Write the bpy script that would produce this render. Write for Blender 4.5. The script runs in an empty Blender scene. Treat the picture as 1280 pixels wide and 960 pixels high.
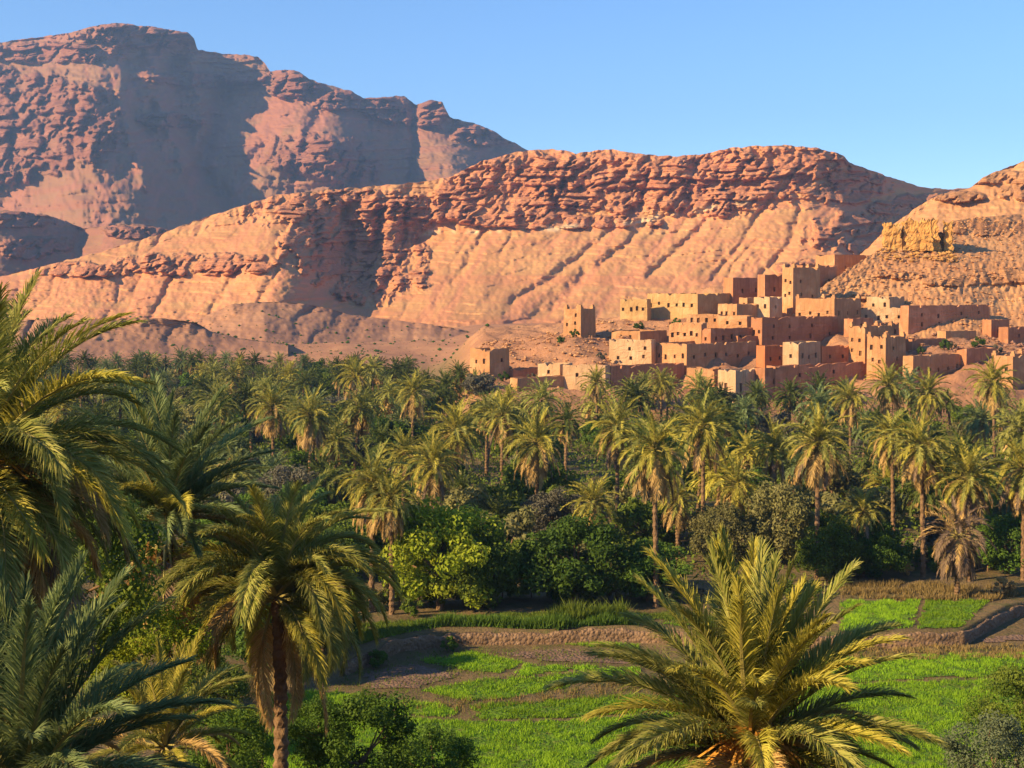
import bpy, math, random
import numpy as np
from mathutils import Vector, Matrix
rnd = random.Random(7)
rng = np.random.default_rng(7)
R = math.radians
sc = bpy.context.scene
COL = sc.collection

# ------------------------------------------------------------------ camera, sky, sun, exposure
F = 1758.0            # focal length in photo pixels (1280 wide)
HZ = 354.0            # row of the horizon
EYE = 33.0            # metres above the valley floor
cam_d = bpy.data.cameras.new('camera')
cam = bpy.data.objects.new('camera', cam_d)
COL.objects.link(cam)
cam.location = (0, 0, EYE)
cam.rotation_euler = (R(90), 0, 0)
cam_d.sensor_width = 36.0
cam_d.lens = 36.0 * F / 1280.0
cam_d.shift_y = -(480 - HZ) / 1280.0
cam_d.clip_start = 0.5
cam_d.clip_end = 40000
sc.camera = cam

SUN_EL, SUN_AZ = 25.0, -117.0         # azimuth clockwise from +Y (straight ahead)
world = bpy.data.worlds.new('World')
sc.world = world
world.use_nodes = True
wn = world.node_tree.nodes
bg = wn['Background']
sky = wn.new('ShaderNodeTexSky')
sky.sky_type = 'NISHITA'
sky.sun_disc = False
sky.sun_elevation = R(SUN_EL)
sky.sun_rotation = R(SUN_AZ)
sky.air_density = 1.0
sky.dust_density = 0.0
sky.ozone_density = 7.0
sky.altitude = 900
world.node_tree.links.new(sky.outputs[0], bg.inputs[0])
bg.inputs[1].default_value = 0.098

sun_d = bpy.data.lights.new('sun', 'SUN')
sun_d.energy = 5.0
sun_d.angle = R(0.5)
sun_d.color = (1.0, 0.73, 0.38)
sun = bpy.data.objects.new('sun', sun_d)
COL.objects.link(sun)
S = Vector((math.sin(R(SUN_AZ)) * math.cos(R(SUN_EL)), math.cos(R(SUN_AZ)) * math.cos(R(SUN_EL)), math.sin(R(SUN_EL))))
sun.rotation_euler = S.to_track_quat('Z', 'Y').to_euler()
sun.location = S * 300

sc.view_settings.view_transform = 'Standard'
sc.view_settings.look = 'None'
sc.view_settings.gamma = 1.0
sc.view_settings.use_curve_mapping = False
sc.view_settings.exposure = 1.15
sc.render.engine = 'CYCLES'
sc.cycles.max_bounces = 6
sc.cycles.diffuse_bounces = 3
sc.cycles.transmission_bounces = 3
sc.cycles.volume_bounces = 0
sc.cycles.use_denoising = True

# ------------------------------------------------------------------ helpers
def P(px, row, d):
    """world point seen at photo pixel (px, row), d metres ahead"""
    return (d * (px - 640.0) / F, d, EYE - d * (row - HZ) / F)

def pxof(x, y):
    return 640.0 + F * x / np.maximum(y, 1e-3)

def smooth(a, b, x):
    t = np.clip((x - a) / (b - a), 0, 1)
    return t * t * (3 - 2 * t)

def _hash(ix, iy, seed):
    h = (ix.astype(np.int64) * 374761393 + iy.astype(np.int64) * 668265263 + seed * 1442695041) & 0x7fffffff
    h = ((h ^ (h >> 13)) * 1274126177) & 0x7fffffff
    return (h ^ (h >> 16)) & 0xffff

def perlin(x, y, seed=0):
    x = np.asarray(x, float); y = np.asarray(y, float)
    ix = np.floor(x); iy = np.floor(y); fx = x - ix; fy = y - iy
    def g(ox, oy):
        a = _hash(ix + ox, iy + oy, seed) * (2 * math.pi / 65536.0)
        return np.cos(a) * (fx - ox) + np.sin(a) * (fy - oy)
    u = fx ** 3 * (fx * (fx * 6 - 15) + 10); v = fy ** 3 * (fy * (fy * 6 - 15) + 10)
    a = g(0, 0); b = g(1, 0); c = g(0, 1); d = g(1, 1)
    return ((a + (b - a) * u) * (1 - v) + (c + (d - c) * u) * v) * 1.5

def fbm(x, y, o=4, seed=0, gain=0.5):
    s = 0; amp = 1.0; f = 1.0
    for k in range(o):
        s = s + amp * perlin(x * f + 17.3 * k, y * f - 9.1 * k, seed + k); amp *= gain; f *= 2.03
    return s

def ridged(x, y, o=4, seed=0, gain=0.5):
    s = 0; amp = 1.0; f = 1.0
    for k in range(o):
        s = s + amp * (1 - 2 * np.abs(perlin(x * f + 31.7 * k, y * f + 5.9 * k, seed + k))); amp *= gain; f *= 2.03
    return s

def tps(pts):
    """thin plate spline through (x, y, value)"""
    p = np.array(pts, float); xy = p[:, :2] / 100.0; n = len(p)
    def U(r2): return np.where(r2 > 1e-12, 0.5 * r2 * np.log(np.maximum(r2, 1e-12)), 0)
    K = U(((xy[:, None] - xy[None]) ** 2).sum(-1)) + np.eye(n) * 1e-3
    A = np.zeros((n + 3, n + 3)); A[:n, :n] = K; A[:n, n] = 1; A[:n, n + 1:] = xy; A[n, :n] = 1; A[n + 1:, :n] = xy.T
    w = np.linalg.solve(A, np.concatenate([p[:, 2], np.zeros(3)]))
    def f(x, y):
        x = np.asarray(x) / 100.0; y = np.asarray(y) / 100.0
        s = w[n] + w[n + 1] * x + w[n + 2] * y
        for i in range(n):
            s = s + w[i] * U((x - xy[i, 0]) ** 2 + (y - xy[i, 1]) ** 2)
        return s
    return f

def mk_mesh(name, V, Fc, mats=(), smooth_shade=False, mat_idx=None, attrs=None):
    V = np.asarray(V, np.float32); Fc = np.asarray(Fc, np.int32)
    n, k = Fc.shape
    me = bpy.data.meshes.new(name)
    me.vertices.add(len(V)); me.vertices.foreach_set('co', V.ravel())
    me.loops.add(n * k); me.loops.foreach_set('vertex_index', Fc.ravel())
    me.polygons.add(n); me.polygons.foreach_set('loop_start', np.arange(0, n * k, k, dtype=np.int32))
    for m in mats: me.materials.append(m)
    if mat_idx is not None: me.polygons.foreach_set('material_index', np.asarray(mat_idx, np.int32))
    me.polygons.foreach_set('use_smooth', np.full(n, smooth_shade, dtype=bool))
    for nm, arr in (attrs or {}).items():
        a = me.attributes.new(nm, 'FLOAT', 'POINT'); a.data.foreach_set('value', np.asarray(arr, np.float32).ravel())
    me.update(calc_edges=True)
    return me

def mk_poly(name, V, faces, mats=(), smooth_shade=False):
    me = bpy.data.meshes.new(name)
    me.from_pydata([tuple(map(float, v)) for v in V], [], faces)
    for m in mats: me.materials.append(m)
    if smooth_shade: me.polygons.foreach_set('use_smooth', [True] * len(me.polygons))
    me.update()
    return me

def link(name, data, parent=None, loc=(0, 0, 0), rot=(0, 0, 0), scale=(1, 1, 1), mat=None):
    o = bpy.data.objects.new(name, data)
    COL.objects.link(o)
    o.location = loc; o.rotation_euler = rot; o.scale = scale
    if parent is not None: o.parent = parent
    if mat is not None and data is not None and len(o.material_slots):
        o.material_slots[0].link = 'OBJECT'; o.material_slots[0].material = mat
    return o

def tag(o, label=None, cat=None, group=None, kind=None):
    if label: o['label'] = label
    if cat: o['category'] = cat
    if group: o['group'] = group
    if kind: o['kind'] = kind
    return o

def grid_faces(nu, nv):
    i = np.arange(nu - 1)[:, None] * nv + np.arange(nv - 1)[None]
    return np.stack([i, i + nv, i + nv + 1, i + 1], -1).reshape(-1, 4)

# ------------------------------------------------------------------ materials
def nodes(name):
    m = bpy.data.materials.new(name); m.use_nodes = True
    nt = m.node_tree; nt.nodes.clear()
    out = nt.nodes.new('ShaderNodeOutputMaterial')
    return m, nt, out

def N(nt, typ, **kw):
    n = nt.nodes.new(typ)
    for k, v in kw.items():
        if k in n.inputs.keys(): n.inputs[k].default_value = v
        else: setattr(n, k, v)
    return n

def ramp(nt, fac, stops):
    r = nt.nodes.new('ShaderNodeValToRGB')
    e = r.color_ramp.elements
    while len(e) < len(stops): e.new(0.5)
    for i, (p, c) in enumerate(stops):
        e[i].position = p; e[i].color = (*c, 1) if len(c) == 3 else c
    nt.links.new(fac, r.inputs[0])
    return r.outputs[0]

def mixc(nt, fac, a, b, blend='MIX'):
    m = nt.nodes.new('ShaderNodeMix'); m.data_type = 'RGBA'; m.blend_type = blend
    for sock, v in ((m.inputs[0], fac), (m.inputs[6], a), (m.inputs[7], b)):
        if hasattr(v, 'is_output') or isinstance(v, bpy.types.NodeSocket): nt.links.new(v, sock)
        else: sock.default_value = v if isinstance(v, (int, float)) else (*v, 1)
    return m.outputs[2]

def noise(nt, scale, detail=4, rough=0.55, vec=None, dist=0.0):
    n = nt.nodes.new('ShaderNodeTexNoise'); n.inputs['Scale'].default_value = scale
    n.inputs['Detail'].default_value = detail; n.inputs['Roughness'].default_value = rough
    n.inputs['Distortion'].default_value = dist
    if vec is None:
        g = nt.nodes.new('ShaderNodeNewGeometry'); vec = g.outputs['Position']
    nt.links.new(vec, n.inputs['Vector'])
    return n.outputs['Fac']

def stretch(nt, s):
    g = nt.nodes.new('ShaderNodeNewGeometry')
    mp = nt.nodes.new('ShaderNodeMapping'); mp.inputs['Scale'].default_value = s
    nt.links.new(g.outputs['Position'], mp.inputs['Vector'])
    return mp.outputs[0]

def attr(nt, name):
    a = nt.nodes.new('ShaderNodeAttribute'); a.attribute_name = name
    return a.outputs['Fac']

def finish(nt, out, color, rough=0.9, bump=None, bump_d=0.1, strength=1.0, spec=0.2):
    b = nt.nodes.new('ShaderNodeBsdfPrincipled')
    if isinstance(color, bpy.types.NodeSocket): nt.links.new(color, b.inputs['Base Color'])
    else: b.inputs['Base Color'].default_value = (*color, 1)
    b.inputs['Roughness'].default_value = rough
    b.inputs['Specular IOR Level'].default_value = spec
    if bump is not None:
        bp = nt.nodes.new('ShaderNodeBump'); bp.inputs['Distance'].default_value = bump_d
        bp.inputs['Strength'].default_value = strength
        nt.links.new(bump, bp.inputs['Height']); nt.links.new(bp.outputs[0], b.inputs['Normal'])
    nt.links.new(b.outputs[0], out.inputs['Surface'])
    return b

def rock_mat(name, rock_a, rock_b, talus_a, talus_b, pale, sc_m):
    """cliff rock where attribute 'rock' is high, talus elsewhere, pale ledge by attribute 'pale'"""
    m, nt, out = nodes(name)
    n1 = noise(nt, 1.0 / (sc_m * 7), 5, 0.6)
    n2 = noise(nt, 1.0 / sc_m, 7, 0.7)
    n3 = noise(nt, 3.1 / sc_m, 5, 0.7)
    st = noise(nt, 1.0, 5, 0.65, stretch(nt, (0.012 / sc_m, 0.012 / sc_m, 1.0 / (sc_m * 0.8))))
    stm = ramp(nt, st, [(0.40, (0, 0, 0)), (0.60, (1, 1, 1))])
    rock = mixc(nt, stm, rock_a, rock_b)
    rock = mixc(nt, ramp(nt, n2, [(0.46, (0, 0, 0)), (0.66, (0.75, 0.75, 0.75))]), rock, tuple(0.7 * c for c in rock_a))
    tal = mixc(nt, ramp(nt, n1, [(0.38, (0, 0, 0)), (0.62, (1, 1, 1))]), talus_a, talus_b)
    tal = mixc(nt, ramp(nt, st, [(0.46, (0, 0, 0)), (0.60, (0.6, 0.6, 0.6))]), tal, rock_a)
    tal = mixc(nt, attr(nt, 'streak'), tal, tuple(0.5 * (a_ + b_) for a_, b_ in zip(rock_a, rock_b)))
    tal = mixc(nt, ramp(nt, n2, [(0.55, (0, 0, 0)), (0.74, (0.6, 0.6, 0.6))]), tal, rock_a)
    tal = mixc(nt, ramp(nt, n3, [(0.60, (0, 0, 0)), (0.70, (0.8, 0.8, 0.8))]), tal, tuple(0.45 * c for c in rock_a))
    c = mixc(nt, attr(nt, 'rock'), tal, rock)
    c = mixc(nt, attr(nt, 'pale'), c, pale)
    add = nt.nodes.new('ShaderNodeMath'); add.operation = 'MULTIPLY_ADD'; add.inputs[1].default_value = 0.75
    fine = noise(nt, 1.0 / (sc_m * 0.9), 8, 0.72)
    nt.links.new(stm, add.inputs[0]); nt.links.new(fine, add.inputs[2])
    wgt = nt.nodes.new('ShaderNodeMapRange'); wgt.inputs['To Min'].default_value = 0.13; wgt.inputs['To Max'].default_value = 1.0
    nt.links.new(attr(nt, 'rock'), wgt.inputs['Value'])
    mul = nt.nodes.new('ShaderNodeMath'); mul.operation = 'MULTIPLY'
    nt.links.new(add.outputs[0], mul.inputs[0]); nt.links.new(wgt.outputs[0], mul.inputs[1])
    finish(nt, out, c, 0.95, mul.outputs[0], sc_m * 0.34, 1.0, 0.05)
    return m

M = {}
M['massif'] = rock_mat('massif_rock', (0.28, 0.115, 0.075), (0.34, 0.155, 0.10), (0.27, 0.15, 0.085), (0.23, 0.122, 0.07), (0.5, 0.3, 0.2), 22)
M['ridge'] = rock_mat('ridge_rock', (0.50, 0.205, 0.105), (0.57, 0.26, 0.13), (0.50, 0.272, 0.118), (0.45, 0.23, 0.10), (0.64, 0.46, 0.27), 9)
M['hill'] = rock_mat('hill_rock', (0.40, 0.19, 0.09), (0.50, 0.26, 0.12), (0.55, 0.30, 0.135), (0.44, 0.235, 0.115), (0.6, 0.4, 0.2), 3.2)
M['hillock'] = rock_mat('hillock_rock', (0.27, 0.14, 0.09), (0.35, 0.185, 0.11), (0.38, 0.205, 0.115), (0.29, 0.15, 0.09), (0.6, 0.4, 0.2), 5)

def adobe(name, a, b, sc_=1.0):
    m, nt, out = nodes(name)
    oi = nt.nodes.new('ShaderNodeObjectInfo')
    n1 = noise(nt, 0.35 * sc_, 5, 0.6)
    n2 = noise(nt, 1.0, 4, 0.6, stretch(nt, (1.3, 1.3, 0.16)))
    n3 = noise(nt, 2.6 * sc_, 5, 0.7)
    c = mixc(nt, ramp(nt, n1, [(0.35, (0, 0, 0)), (0.66, (1, 1, 1))]), a, b)
    pt = noise(nt, 0.22, 3, 0.5)
    c = mixc(nt, ramp(nt, pt, [(0.56, (0, 0, 0)), (0.62, (0.6, 0.6, 0.6))]), c, tuple(min(0.62, 1.18 * x + 0.03) for x in a))
    c = mixc(nt, ramp(nt, n2, [(0.48, (0, 0, 0)), (0.72, (0.7, 0.7, 0.7))]), c, tuple(0.6 * x for x in a))
    h = nt.nodes.new('ShaderNodeHueSaturation')
    mr = N(nt, 'ShaderNodeMapRange'); mr.inputs['To Min'].default_value = 0.86; mr.inputs['To Max'].default_value = 1.1
    nt.links.new(oi.outputs['Random'], mr.inputs['Value']); nt.links.new(mr.outputs[0], h.inputs['Value'])
    nt.links.new(c, h.inputs['Color'])
    finish(nt, out, h.outputs[0], 0.95, n3, 0.3, 0.9, 0.1)
    return m
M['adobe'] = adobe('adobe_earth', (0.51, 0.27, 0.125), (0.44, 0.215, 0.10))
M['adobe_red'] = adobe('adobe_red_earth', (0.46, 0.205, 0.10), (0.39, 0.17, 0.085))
M['adobe_orange'] = adobe('adobe_orange_clay', (0.58, 0.22, 0.09), (0.5, 0.18, 0.075))
M['adobe_yellow'] = adobe('adobe_yellow_earth', (0.56, 0.345, 0.15), (0.48, 0.28, 0.12))
M['adobe_pale'] = adobe('adobe_pale_plaster', (0.56, 0.36, 0.205), (0.48, 0.29, 0.155))
M['ruin'] = adobe('ruin_golden_earth', (0.58, 0.31, 0.09), (0.48, 0.24, 0.075))

m, nt, out = nodes('dark_opening'); finish(nt, out, mixc(nt, noise(nt, 1.5), (0.035, 0.018, 0.012), (0.06, 0.03, 0.018)), 0.9); M['void'] = m
m, nt, out = nodes('old_timber'); finish(nt, out, mixc(nt, noise(nt, 1.5), (0.12, 0.06, 0.03), (0.2, 0.1, 0.05)), 0.8); M['timber'] = m

m, nt, out = nodes('ground_soil')
c1 = mixc(nt, ramp(nt, noise(nt, 0.09, 6, 0.65), [(0.35, (0, 0, 0)), (0.65, (1, 1, 1))]), (0.13, 0.095, 0.045), (0.22, 0.155, 0.08))
c1 = mixc(nt, ramp(nt, noise(nt, 0.5, 6, 0.65), [(0.5, (0, 0, 0)), (0.7, (1, 1, 1))]), c1, (0.10, 0.11, 0.035))
c2 = mixc(nt, ramp(nt, noise(nt, 0.045, 7, 0.65), [(0.38, (0, 0, 0)), (0.62, (1, 1, 1))]), (0.46, 0.24, 0.125), (0.37, 0.18, 0.10))
c2 = mixc(nt, ramp(nt, noise(nt, 0.35, 6, 0.7), [(0.55, (0, 0, 0)), (0.72, (1, 1, 1))]), c2, (0.24, 0.13, 0.08))
c2 = mixc(nt, ramp(nt, noise(nt, 0.9, 6, 0.7), [(0.56, (0, 0, 0)), (0.66, (0.8, 0.8, 0.8))]), c2, (0.27, 0.14, 0.08))
finish(nt, out, mixc(nt, attr(nt, 'desert'), c1, c2), 0.97, noise(nt, 0.6, 8, 0.72), 0.7, 1.0, 0.1)
M['ground'] = m

def field_mat(name, a, b, c):
    m, nt, out = nodes(name)
    x = mixc(nt, ramp(nt, noise(nt, 0.35, 5, 0.6), [(0.36, (0, 0, 0)), (0.64, (1, 1, 1))]), a, b)
    x = mixc(nt, ramp(nt, noise(nt, 1.6, 5, 0.7), [(0.52, (0, 0, 0)), (0.72, (1, 1, 1))]), x, c)
    vo = nt.nodes.new('ShaderNodeTexVoronoi'); vo.inputs['Scale'].default_value = 3.2
    gp = nt.nodes.new('ShaderNodeNewGeometry'); nt.links.new(gp.outputs['Position'], vo.inputs['Vector'])
    ad = nt.nodes.new('ShaderNodeMath'); ad.operation = 'SUBTRACT'; nt.links.new(noise(nt, 3.5, 6, 0.7), ad.inputs[0]); nt.links.new(vo.outputs['Distance'], ad.inputs[1])
    finish(nt, out, x, 0.95, ad.outputs[0], 0.25, 0.9, 0.1)
    return m
M['field_green'] = field_mat('field_green', (0.08, 0.17, 0.012), (0.13, 0.23, 0.018), (0.17, 0.15, 0.045))
M['field_bare'] = field_mat('field_tilled_soil', (0.22, 0.14, 0.10), (0.17, 0.11, 0.075), (0.27, 0.18, 0.12))
M['stone'] = field_mat('dry_stone', (0.26, 0.165, 0.10), (0.19, 0.12, 0.07), (0.36, 0.24, 0.15))

def leaf_mat(name, a, b, trans=0.3, rough=0.65, spec=0.12):
    m, nt, out = nodes(name)
    oi = nt.nodes.new('ShaderNodeObjectInfo')
    v = attr(nt, 'var')
    c = mixc(nt, v, a, b)
    h = nt.nodes.new('ShaderNodeHueSaturation')
    mr = N(nt, 'ShaderNodeMapRange'); mr.inputs['To Min'].default_value = 0.75; mr.inputs['To Max'].default_value = 1.3
    nt.links.new(oi.outputs['Random'], mr.inputs['Value']); nt.links.new(mr.outputs[0], h.inputs['Value'])
    nt.links.new(c, h.inputs['Color'])
    b_ = nt.nodes.new('ShaderNodeBsdfPrincipled')
    nt.links.new(h.outputs[0], b_.inputs['Base Color']); b_.inputs['Roughness'].default_value = rough
    b_.inputs['Specular IOR Level'].default_value = spec
    t = nt.nodes.new('ShaderNodeBsdfTranslucent'); nt.links.new(h.outputs[0], t.inputs['Color'])
    mx = nt.nodes.new('ShaderNodeMixShader'); mx.inputs[0].default_value = trans
    nt.links.new(b_.outputs[0], mx.inputs[1]); nt.links.new(t.outputs[0], mx.inputs[2])
    nt.links.new(mx.outputs[0], out.inputs['Surface'])
    return m
M['frond'] = leaf_mat('frond_green', (0.16, 0.19, 0.032), (0.38, 0.35, 0.095))
M['frond_deep'] = leaf_mat('frond_deep_green', (0.055, 0.085, 0.016), (0.13, 0.145, 0.035))
M['frond_yellow'] = leaf_mat('frond_yellow_green', (0.27, 0.255, 0.03), (0.47, 0.40, 0.075))
M['frond_blue'] = leaf_mat('frond_blue_green', (0.11, 0.16, 0.055), (0.22, 0.26, 0.10))
M['frond_dry'] = leaf_mat('frond_dry', (0.38, 0.24, 0.08), (0.54, 0.37, 0.15), 0.25, 0.8, 0.1)
M['frond_dead'] = leaf_mat('frond_dead_grey', (0.17, 0.115, 0.075), (0.24, 0.165, 0.11), 0.2, 0.9, 0.1)
M['rachis'] = leaf_mat('frond_stem', (0.22, 0.19, 0.06), (0.3, 0.24, 0.08), 0.0)
M['leaf_bright'] = leaf_mat('leaf_bright', (0.18, 0.25, 0.012), (0.32, 0.35, 0.03), 0.35)
M['leaf_mid'] = leaf_mat('leaf_mid', (0.07, 0.12, 0.012), (0.16, 0.20, 0.026), 0.3)
M['leaf_dark'] = leaf_mat('leaf_dark', (0.045, 0.095, 0.012), (0.10, 0.165, 0.02), 0.25)
M['leaf_olive'] = leaf_mat('leaf_olive', (0.14, 0.14, 0.045), (0.22, 0.2, 0.075), 0.25)
M['leaf_grey'] = leaf_mat('leaf_grey', (0.10, 0.095, 0.065), (0.15, 0.135, 0.09), 0.2, 0.8, 0.1)
M['leaf_blue'] = leaf_mat('leaf_blue_grey', (0.09, 0.12, 0.06), (0.16, 0.19, 0.10), 0.25)
M['grass'] = leaf_mat('grass_blade', (0.13, 0.27, 0.010), (0.28, 0.43, 0.025), 0.35)
M['dry_grass'] = leaf_mat('dry_grass_blade', (0.2, 0.15, 0.05), (0.3, 0.21, 0.08), 0.3)
M['fruit'] = leaf_mat('date_stalk_orange', (0.45, 0.2, 0.03), (0.55, 0.27, 0.05), 0.15)
m, nt, out = nodes('palm_bark')
finish(nt, out, mixc(nt, ramp(nt, noise(nt, 3.0, 5, 0.7), [(0.35, (0, 0, 0)), (0.65, (1, 1, 1))]), (0.11, 0.065, 0.035), (0.24, 0.15, 0.08)), 0.95, noise(nt, 9, 4), 0.05, 1.0, 0.1)
M['bark'] = m

# ------------------------------------------------------------------ village data: every house of the photo
# name, label, xl, xc, xr, top, base, distance, wall turn, material, windows (left face, right face), extras
HOUSES = [
 ('watchtower', 'square earthen tower standing alone on the knoll left of the village', 704, 726, 745, 386, 420, 370, 42, 'adobe', (3, 0), 'm'),
 ('earth_house', 'small square earthen house at the far left end of the village, among the palms', 587, 612, 637, 436, 470, 335, 45, 'adobe', (2, 1), ''),
 ('earth_house', 'low pale hut at the foot of the knoll, left of the pair below the watchtower', 672, 700, 716, 455, 476, 333, 30, 'adobe_pale', (1, 0), ''),
 ('earth_house', 'low pale hut with a wide lit front, right of the pair below the watchtower', 703, 757, 763, 457, 486, 326, 22, 'adobe_pale', (2, 0), ''),
 ('plastered_house', 'pale cream house with a row of small dark windows, left on the lower terrace', 761, 814.5, 818, 425, 464, 350, 28, 'adobe_pale', (5, 0), ''),
 ('earth_house', 'long ochre house right of the pale cream house, its shaded side with five windows', 816, 858, 946, 430, 466, 345, 50, 'adobe', (4, 6), ''),
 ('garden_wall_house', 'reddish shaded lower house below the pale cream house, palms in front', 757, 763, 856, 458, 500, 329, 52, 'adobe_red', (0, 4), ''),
 ('earth_house', 'small low lit house under the long ochre house, a palm at its right corner', 858, 893, 902, 461, 486, 333, 25, 'adobe', (1, 0), ''),
 ('earth_house', 'grey-brown house with two tall dark windows, at the palm edge under the long ochre house', 897, 919.5, 950, 463, 505, 322, 45, 'adobe_pale', (1, 2), 't'),
 ('earth_house', 'narrow house with a lit roof corner beside the house with two tall windows', 944, 956, 980, 460, 500, 325, 50, 'adobe_red', (0, 1), ''),
 ('earth_house', 'lit ochre house with a row of four windows, one terrace above the long ochre house', 836, 877, 884, 404, 436, 362, 24, 'adobe', (5, 0), ''),
 ('earth_house', 'red-brown house with small windows stepped in front of the lit ochre row-window house', 878, 888, 944, 411, 437, 357, 52, 'adobe_red', (1, 5), ''),
 ('earth_house', 'square house with a dark shaded side, above the red-brown stepped house', 897, 921, 948, 380, 405, 386, 46, 'adobe', (3, 0), ''),
 ('earth_house', 'low lit front block under the square house with the dark shaded side', 897, 934, 942, 395, 416, 376, 26, 'adobe', (2, 0), ''),
 ('courtyard_wall', 'low crumbling lit wall climbing left of the square house with the dark shaded side', 858, 900, 903, 393, 409, 381, 22, 'adobe', (4, 0), ''),
 ('granary', 'long yellow building with small windows, topmost at the left of the village', 808, 872, 932, 367, 398, 398, 38, 'adobe_yellow', (6, 1), ''),
 ('granary_wing', 'lower yellow wing at the left end of the long yellow building', 775, 809, 814, 374, 400, 400, 26, 'adobe_yellow', (4, 0), ''),
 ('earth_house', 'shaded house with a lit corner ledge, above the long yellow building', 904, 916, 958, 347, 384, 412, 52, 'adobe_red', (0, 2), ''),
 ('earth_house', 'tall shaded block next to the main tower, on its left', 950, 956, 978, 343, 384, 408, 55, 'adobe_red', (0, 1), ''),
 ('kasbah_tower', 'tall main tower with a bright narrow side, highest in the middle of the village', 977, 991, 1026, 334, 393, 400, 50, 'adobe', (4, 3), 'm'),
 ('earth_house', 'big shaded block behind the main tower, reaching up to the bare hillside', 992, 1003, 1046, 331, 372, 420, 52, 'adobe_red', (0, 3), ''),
 ('earth_house', 'uppermost house by the bare hillside, its lit side yellow', 1019, 1043, 1096, 318, 350, 458, 45, 'adobe', (0, 2), ''),
 ('earth_house', 'small pale house just left of the main tower foot', 942, 962, 978, 371, 400, 390, 42, 'adobe_pale', (2, 1), ''),
 ('earth_house', 'house with a pale stepped front and notched shaded side, right of the main tower', 994, 1043, 1077, 373, 416, 384, 40, 'adobe', (4, 3), 'm'),
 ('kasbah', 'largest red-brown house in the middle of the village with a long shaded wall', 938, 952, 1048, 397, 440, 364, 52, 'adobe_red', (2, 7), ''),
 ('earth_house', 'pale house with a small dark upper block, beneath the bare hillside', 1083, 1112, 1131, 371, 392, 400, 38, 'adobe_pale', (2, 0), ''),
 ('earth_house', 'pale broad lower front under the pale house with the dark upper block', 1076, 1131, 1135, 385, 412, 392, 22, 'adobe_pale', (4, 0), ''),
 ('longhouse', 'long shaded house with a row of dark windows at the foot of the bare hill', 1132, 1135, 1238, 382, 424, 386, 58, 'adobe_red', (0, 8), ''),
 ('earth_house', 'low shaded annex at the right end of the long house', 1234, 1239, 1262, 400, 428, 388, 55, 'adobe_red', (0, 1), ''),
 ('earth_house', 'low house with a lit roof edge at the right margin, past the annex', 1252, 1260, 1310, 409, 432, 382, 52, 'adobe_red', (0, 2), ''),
 ('kasbah_tower', 'tall twin tower with pointed corners, the rear and taller one of the pair', 1060, 1081, 1118, 408, 464, 347, 46, 'adobe', (4, 2), 'm'),
 ('kasbah_tower', 'twin tower at the palm edge, the front and lower one of the pair', 1083, 1107, 1133, 421, 474, 338, 45, 'adobe', (4, 2), 'm'),
 ('plastered_house', 'narrow very pale lit tower house in the centre of the lower terrace', 978, 998, 1026, 428, 470, 338, 45, 'adobe_pale', (1, 3), ''),
 ('earth_house', 'bright orange clay house between the pale tower house and the twin towers', 1023, 1027, 1063, 433, 462, 345, 56, 'adobe_orange', (0, 2), ''),
 ('earth_house', 'orange-red house squeezed under the largest house, left of the pale tower house', 951, 956, 981, 432, 466, 347, 55, 'adobe_orange', (0, 2), ''),
 ('rampart_house', 'long low shaded building at the palm edge under the pale tower house', 962, 968, 1104, 458, 500, 327, 56, 'adobe_red', (0, 5), ''),
 ('earth_house', 'low house with five small windows right of the twin towers, at the palm edge', 1133, 1141, 1204, 445, 484, 335, 53, 'adobe', (0, 5), ''),
 ('earth_house', 'house with a notched lit corner at the right margin, at the palm edge', 1240, 1266, 1302, 445, 486, 326, 44, 'adobe', (2, 1), 'm'),
 ('courtyard_wall', 'low shaded wall between the far left square house and the pale huts', 637, 641, 704, 461, 474, 338, 55, 'adobe_red', (0, 0), ''),
 ('courtyard_wall', 'long crumbling wall at the palm edge below the two pale huts', 640, 646, 742, 473, 488, 322, 55, 'adobe', (0, 0), ''),
 ('earth_house', 'small shaded house tucked behind the rear twin tower, on its right', 1098, 1101, 1124, 404, 430, 362, 52, 'adobe_red', (0, 2), ''),
 ('earth_house', 'low ochre house behind the pale cream house, its flat roof edge in shadow', 764, 800, 834, 414, 432, 368, 40, 'adobe', (2, 0), ''),
 ('earth_house', 'low house in shadow between the long ochre house and the largest house', 918, 922, 962, 420, 440, 361, 55, 'adobe_red', (0, 1), ''),
 ('earth_house', 'small block joining the notched house and the pale broad front', 1062, 1066, 1092, 398, 420, 377, 52, 'adobe_red', (0, 1), ''),
 ('courtyard_wall', 'terrace wall stepping down the slope right of the rear twin tower', 1136, 1140, 1182, 424, 440, 362, 58, 'adobe_red', (0, 0), ''),
 ('courtyard_wall', 'broken wall low on the shaded slope, left of the notched margin house', 1204, 1208, 1246, 436, 452, 345, 56, 'adobe_red', (0, 0), ''),
 ('earth_house', 'ochre house beneath the shaded house with a lit corner ledge', 925, 934, 962, 372, 392, 396, 48, 'adobe', (1, 1), ''),
 ('courtyard_wall', 'short low wall on the shaded rubble slope under the long house', 1178, 1182, 1221, 414, 424, 372, 60, 'adobe', (0, 0), ''),
]

def corner_frame(h):
    _, _, xl, xc, xr, top, base, d, al, *_ = h
    a = R(al)
    C = np.array(P(xc, base, d)); 
    eL = np.array((-math.cos(a), math.sin(a))); eR = np.array((math.sin(a), math.cos(a)))
    def length(e, px):
        k = (px - 640.0) / F                       # x = k*y  at the far end
        den = e[0] - k * e[1]
        return abs((k * C[1] - C[0]) / den) if abs(den) > 1e-4 else 6.0
    lL, lR = length(eL, xl), length(eR, xr)
    return C, eL, eR, lL, lR

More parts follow.
